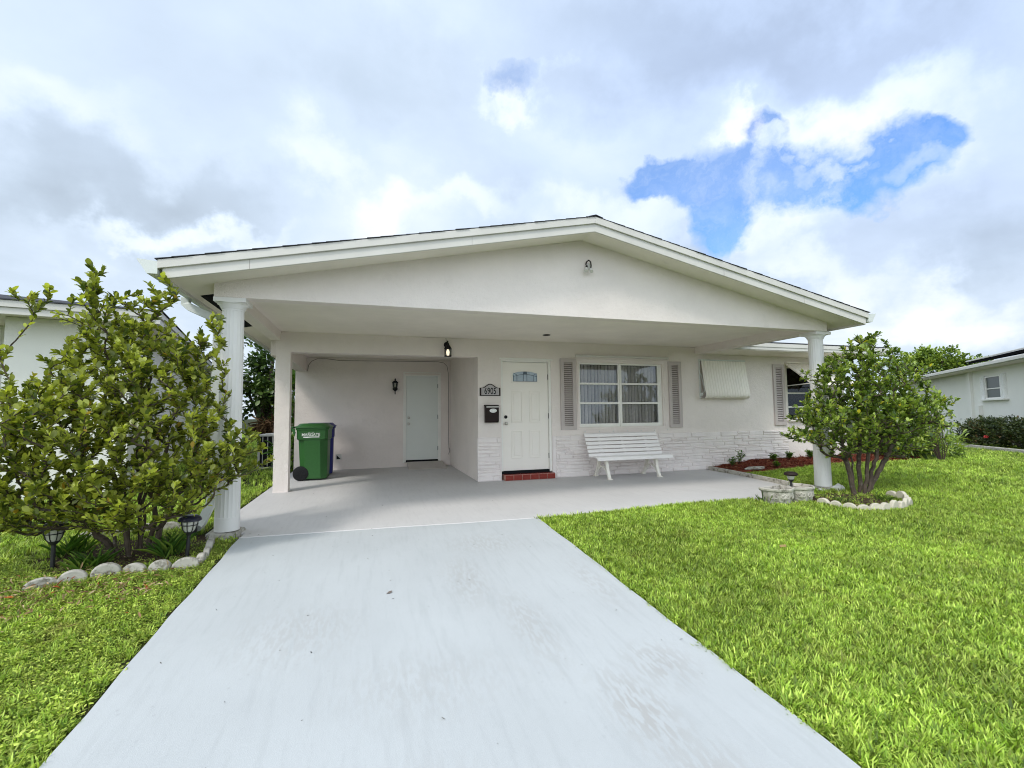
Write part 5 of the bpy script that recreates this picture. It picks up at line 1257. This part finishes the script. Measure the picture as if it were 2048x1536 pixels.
# ------------------------------------------------------------------ camera
f_, yw, pt, rl, hh = 923.5284, .2995, .0665, -.0108, 1.2074
fw = Vector((math.sin(yw) * math.cos(pt), math.cos(yw) * math.cos(pt), math.sin(pt))); rt = Vector((math.cos(yw), -math.sin(yw), 0)); up = rt.cross(fw)
r_ = rt * math.cos(rl) + up * math.sin(rl); u_ = -rt * math.sin(rl) + up * math.cos(rl)
cd = bpy.data.cameras.new('camera'); cam = bpy.data.objects.new('camera', cd); COL.objects.link(cam)
cam.matrix_world = Matrix(((r_.x, u_.x, -fw.x, 0), (r_.y, u_.y, -fw.y, 0), (r_.z, u_.z, -fw.z, hh), (0, 0, 0, 1)))
cd.sensor_width = 36; cd.lens = 36 * f_ / 2048; cd.clip_start = .05; cd.clip_end = 2000; sc.camera = cam

# ------------------------------------------------------------------ light: sky and sun
SUN_EL, SUN_AZ = R(48), R(-128)       # azimuth measured clockwise from +y
sd = bpy.data.lights.new('sun', 'SUN'); sd.energy = SUN_E = 1.7; sd.angle = R(11); sd.color = (1, .95, .87)
so = bpy.data.objects.new('sun', sd); COL.objects.link(so)
sdir = Vector((math.sin(SUN_AZ) * math.cos(SUN_EL), math.cos(SUN_AZ) * math.cos(SUN_EL), math.sin(SUN_EL)))
so.rotation_euler = sdir.to_track_quat('Z', 'Y').to_euler()
W = bpy.data.worlds.new('World'); sc.world = W; W.use_nodes = True; t = W.node_tree; t.nodes.clear()
out = N(t, 'ShaderNodeOutputWorld'); bg = N(t, 'ShaderNodeBackground'); L(t, bg.outputs[0], out.inputs[0])
sky = N(t, 'ShaderNodeTexSky', sky_type='NISHITA', sun_disc=False, sun_elevation=SUN_EL, sun_rotation=SUN_AZ)
sky.air_density = 1.0; sky.dust_density = .3; sky.ozone_density = 2.5
tc = N(t, 'ShaderNodeTexCoord'); d = tc.outputs['Generated']
nrm = N(t, 'ShaderNodeVectorMath', operation='NORMALIZE'); L(t, d, nrm.inputs[0]); d = nrm.outputs[0]
# wobble the direction for ragged cloud edges
wn = noise(t, d, 5.5, 6, .58); ws = N(t, 'ShaderNodeVectorMath', operation='SUBTRACT'); L(t, wn.outputs['Color'], ws.inputs[0]); ws.inputs[1].default_value = (.5, .5, .5)
def wobble(k):
    a = N(t, 'ShaderNodeVectorMath', operation='SCALE'); L(t, ws.outputs[0], a.inputs[0]); a.inputs['Scale'].default_value = k
    b = N(t, 'ShaderNodeVectorMath', operation='ADD'); L(t, d, b.inputs[0]); L(t, a.outputs[0], b.inputs[1]); return b.outputs[0]
dw = wobble(.34); dw2 = wobble(.20)
def pray(u, v): return (fw + r_ * ((u - 1024) / f_) - u_ * ((v - 768) / f_)).normalized()
def blob(vec, u, v, ru, rv, ang=0, hard=1.0):
    """ellipse of sky around the direction seen at photo pixel (u,v)"""
    c = pray(u, v); a = math.radians(ang); scale = f_ / math.sqrt(1) 
    e1 = (pray(u + 20 * math.cos(a), v + 20 * math.sin(a)) - c); e1 = (e1 - c * e1.dot(c)); s1 = e1.length / 20; e1.normalize()
    e2 = (pray(u - 20 * math.sin(a), v + 20 * math.cos(a)) - c); e2 = (e2 - c * e2.dot(c)); s2 = e2.length / 20; e2 = (e2 - e1 * e2.dot(e1)).normalized()
    def dot(w): n = N(t, 'ShaderNodeVectorMath', operation='DOT_PRODUCT'); L(t, vec, n.inputs[0]); n.inputs[1].default_value = w; return n.outputs['Value']
    x = dot(tuple(e1 / (ru * s1))); y = dot(tuple(e2 / (rv * s2))); z = dot(tuple(c))
    q = math_(t, 'ADD', math_(t, 'MULTIPLY', x, x), math_(t, 'MULTIPLY', y, y))
    g = math_(t, 'MULTIPLY', math_(t, 'SUBTRACT', 1.0, q), hard, False)
    front = math_(t, 'GREATER_THAN', z, 0.2)
    g = math_(t, 'MAXIMUM', g, -1.5)
    return math_(t, 'ADD', math_(t, 'MULTIPLY', g, front), math_(t, 'MULTIPLY', math_(t, 'SUBTRACT', 1, front), -1.5))
acc = None
for b in ((1450, 370, 180, 70, 0), (1310, 365, 90, 50, 10), (1450, 430, 75, 90, 15), (1540, 285, 75, 50, 0), (1640, 360, 180, 70, -5), (1750, 345, 150, 80, -15), (1840, 300, 100, 45, -20)):
    g = blob(dw2, *b); acc = g if acc is None else math_(t, 'MAXIMUM', acc, g)
acc = math_(t, 'MAXIMUM', acc, math_(t, 'SUBTRACT', blob(dw2, 1032, 158, 75, 60), .62))
rb = ramp(t, [(.42, 0), (.62, .30), (1, 1)]); wf_ = noise(t, dw, 4.5, 8, .62); acc2 = math_(t, 'ADD', math_(t, 'MINIMUM', math_(t, 'MULTIPLY', acc, 1.5), .75), math_(t, 'MULTIPLY', math_(t, 'SUBTRACT', wf_.outputs[0], .5), 1.5)); L(t, math_(t, 'ADD', math_(t, 'MULTIPLY', acc2, .5), .5), rb.inputs[0])
# open patches elsewhere in the sky (behind the camera) follow the same noise
fine = noise(t, dw, 9, 7, .6); rf2 = ramp(t, [(.50, 0), (.72, 1)]); L(t, fine.outputs[0], rf2.inputs[0])
for (u, v, ru, rv, ang, a) in ((1560, 312, 75, 26, -12, .9), (1390, 322, 70, 30, 10, .7), (1690, 292, 80, 26, -15, .7), (1655, 352, 50, 18, -10, .7), (1600, 455, 90, 50, 20, .6), (1480, 265, 40, 30, 0, .6), (1790, 378, 45, 22, -20, .6)):
    g = math_(t, 'MAXIMUM', blob(dw, u, v, ru * 1.2, rv * 1.2, ang), 0); rf2_ = math_(t, 'SUBTRACT', 1, math_(t, 'MULTIPLY', math_(t, 'MULTIPLY', g, a), math_(t, 'MULTIPLY', fine.outputs[0], 1.7), True)); rb_o = math_(t, 'MULTIPLY', rf2_, rb_o if 'rb_o' in globals() else rb.outputs[0])
blue_mask = math_(t, 'MULTIPLY', rb_o, math_(t, 'SUBTRACT', 1, math_(t, 'MULTIPLY', rf2.outputs[0], .75)))
skyc = mixc(t, 1, sky.outputs[0], (.078, .15, .22), 'MULTIPLY')
# cloud deck tones
sep = N(t, 'ShaderNodeSeparateXYZ'); L(t, d, sep.inputs[0])
zz = math_(t, 'ADD', math_(t, 'MAXIMUM', sep.outputs[2], 0), .22); cmb = N(t, 'ShaderNodeCombineXYZ')
L(t, math_(t, 'DIVIDE', sep.outputs[0], zz), cmb.inputs[0]); L(t, math_(t, 'DIVIDE', sep.outputs[1], zz), cmb.inputs[1])
n1 = noise(t, cmb.outputs[0], .95, 7, .52); n1.inputs['Distortion'].default_value = .25
tone = math_(t, 'MULTIPLY', math_(t, 'SUBTRACT', n1.outputs[0], .5), 1.6)
for (u, v, ru, rv, ang, a) in ((330, 370, 330, 120, 20, -.30), (60, 400, 130, 150, 60, -.26), (800, 150, 300, 110, 25, -.16), (1350, 110, 420, 150, 0, -.30), (1750, 120, 350, 130, 0, -.22), (940, 380, 160, 110, 0, -.14), (1950, 520, 160, 90, 0, -.18),
                               (150, 230, 260, 80, 10, .22), (370, 480, 260, 35, -3, .45), (120, 520, 110, 60, 0, .12), (620, 300, 110, 70, 40, .22), (775, 435, 90, 60, 0, .26), (1030, 185, 60, 40, 0, .30), (1470, 290, 80, 50, 20, .45), (1780, 220, 240, 60, -18, .32), (1600, 520, 260, 60, 20, .30), (1250, 440, 190, 60, 10, .30), (1900, 640, 120, 50, 0, .28), (960, 430, 110, 40, 0, .25), (1560, 440, 130, 50, -10, .28), (1850, 380, 120, 70, -40, .16)):
    g = math_(t, 'MAXIMUM', blob(dw, u, v, ru * 1.3, rv * 1.3, ang), 0); g = math_(t, 'MULTIPLY', g, g); tone = math_(t, 'ADD', tone, math_(t, 'MULTIPLY', g, a * 1.1))
rc = ramp(t, [(.08, (.455, .545, .65)), (.32, (.55, .66, .79)), (.55, (.65, .77, .92)), (.78, (.82, .91, .98)), (1, (.98, .99, 1.0))]); L(t, math_(t, 'ADD', tone, .54, True), rc.inputs[0])
# lower sky goes a touch warmer/greyer, upper right bluer
hz = ramp(t, [(0, (.97, .95, .92)), (.5, (1.0, 1.0, 1.02))]); L(t, sep.outputs[2], hz.inputs[0])
rg = blob(d, 1650, 150, 900, 520, 0); rgm = math_(t, 'MAXIMUM', rg, 0)
cl = mixc(t, 1, rc.outputs[0], hz.outputs[0], 'MULTIPLY'); cl = mixc(t, math_(t, 'MULTIPLY', rgm, .55, True), cl, mixc(t, 1, cl, (.85, .91, 1.12), 'MULTIPLY'))
# glow added to the unseen sky left behind the camera to light the carport
gl = N(t, 'ShaderNodeVectorMath', operation='DOT_PRODUCT'); L(t, d, gl.inputs[0]); gl.inputs[1].default_value = (-.50, -.80, .30)
gg = math_(t, 'MULTIPLY', math_(t, 'POWER', math_(t, 'MAXIMUM', math_(t, 'ADD', math_(t, 'MULTIPLY', gl.outputs['Value'], .75), .25), 0), 2.2), 2.3)
cl = mixc(t, 1, cl, mixc(t, gg, (1, 1, 1), (2.0, 1.92, 1.8)), 'MULTIPLY')
L(t, mixc(t, blue_mask, cl, skyc), bg.inputs[0]); bg.inputs[1].default_value = 1.0
try: W.cycles.sampling_method = 'MANUAL'; W.cycles.sample_map_resolution = 512
except Exception: pass

sc.view_settings.view_transform = 'Standard'; sc.view_settings.look = 'None'; sc.view_settings.gamma = 1; sc.view_settings.exposure = 0.2
sc.cycles.use_denoising = True; sc.cycles.max_bounces = 8; sc.cycles.diffuse_bounces = 5; sc.cycles.transparent_max_bounces = 12
sc.cycles.sample_clamp_indirect = 6
sc.cycles.pixel_filter_type = 'BLACKMAN_HARRIS'; sc.cycles.filter_width = 1.05
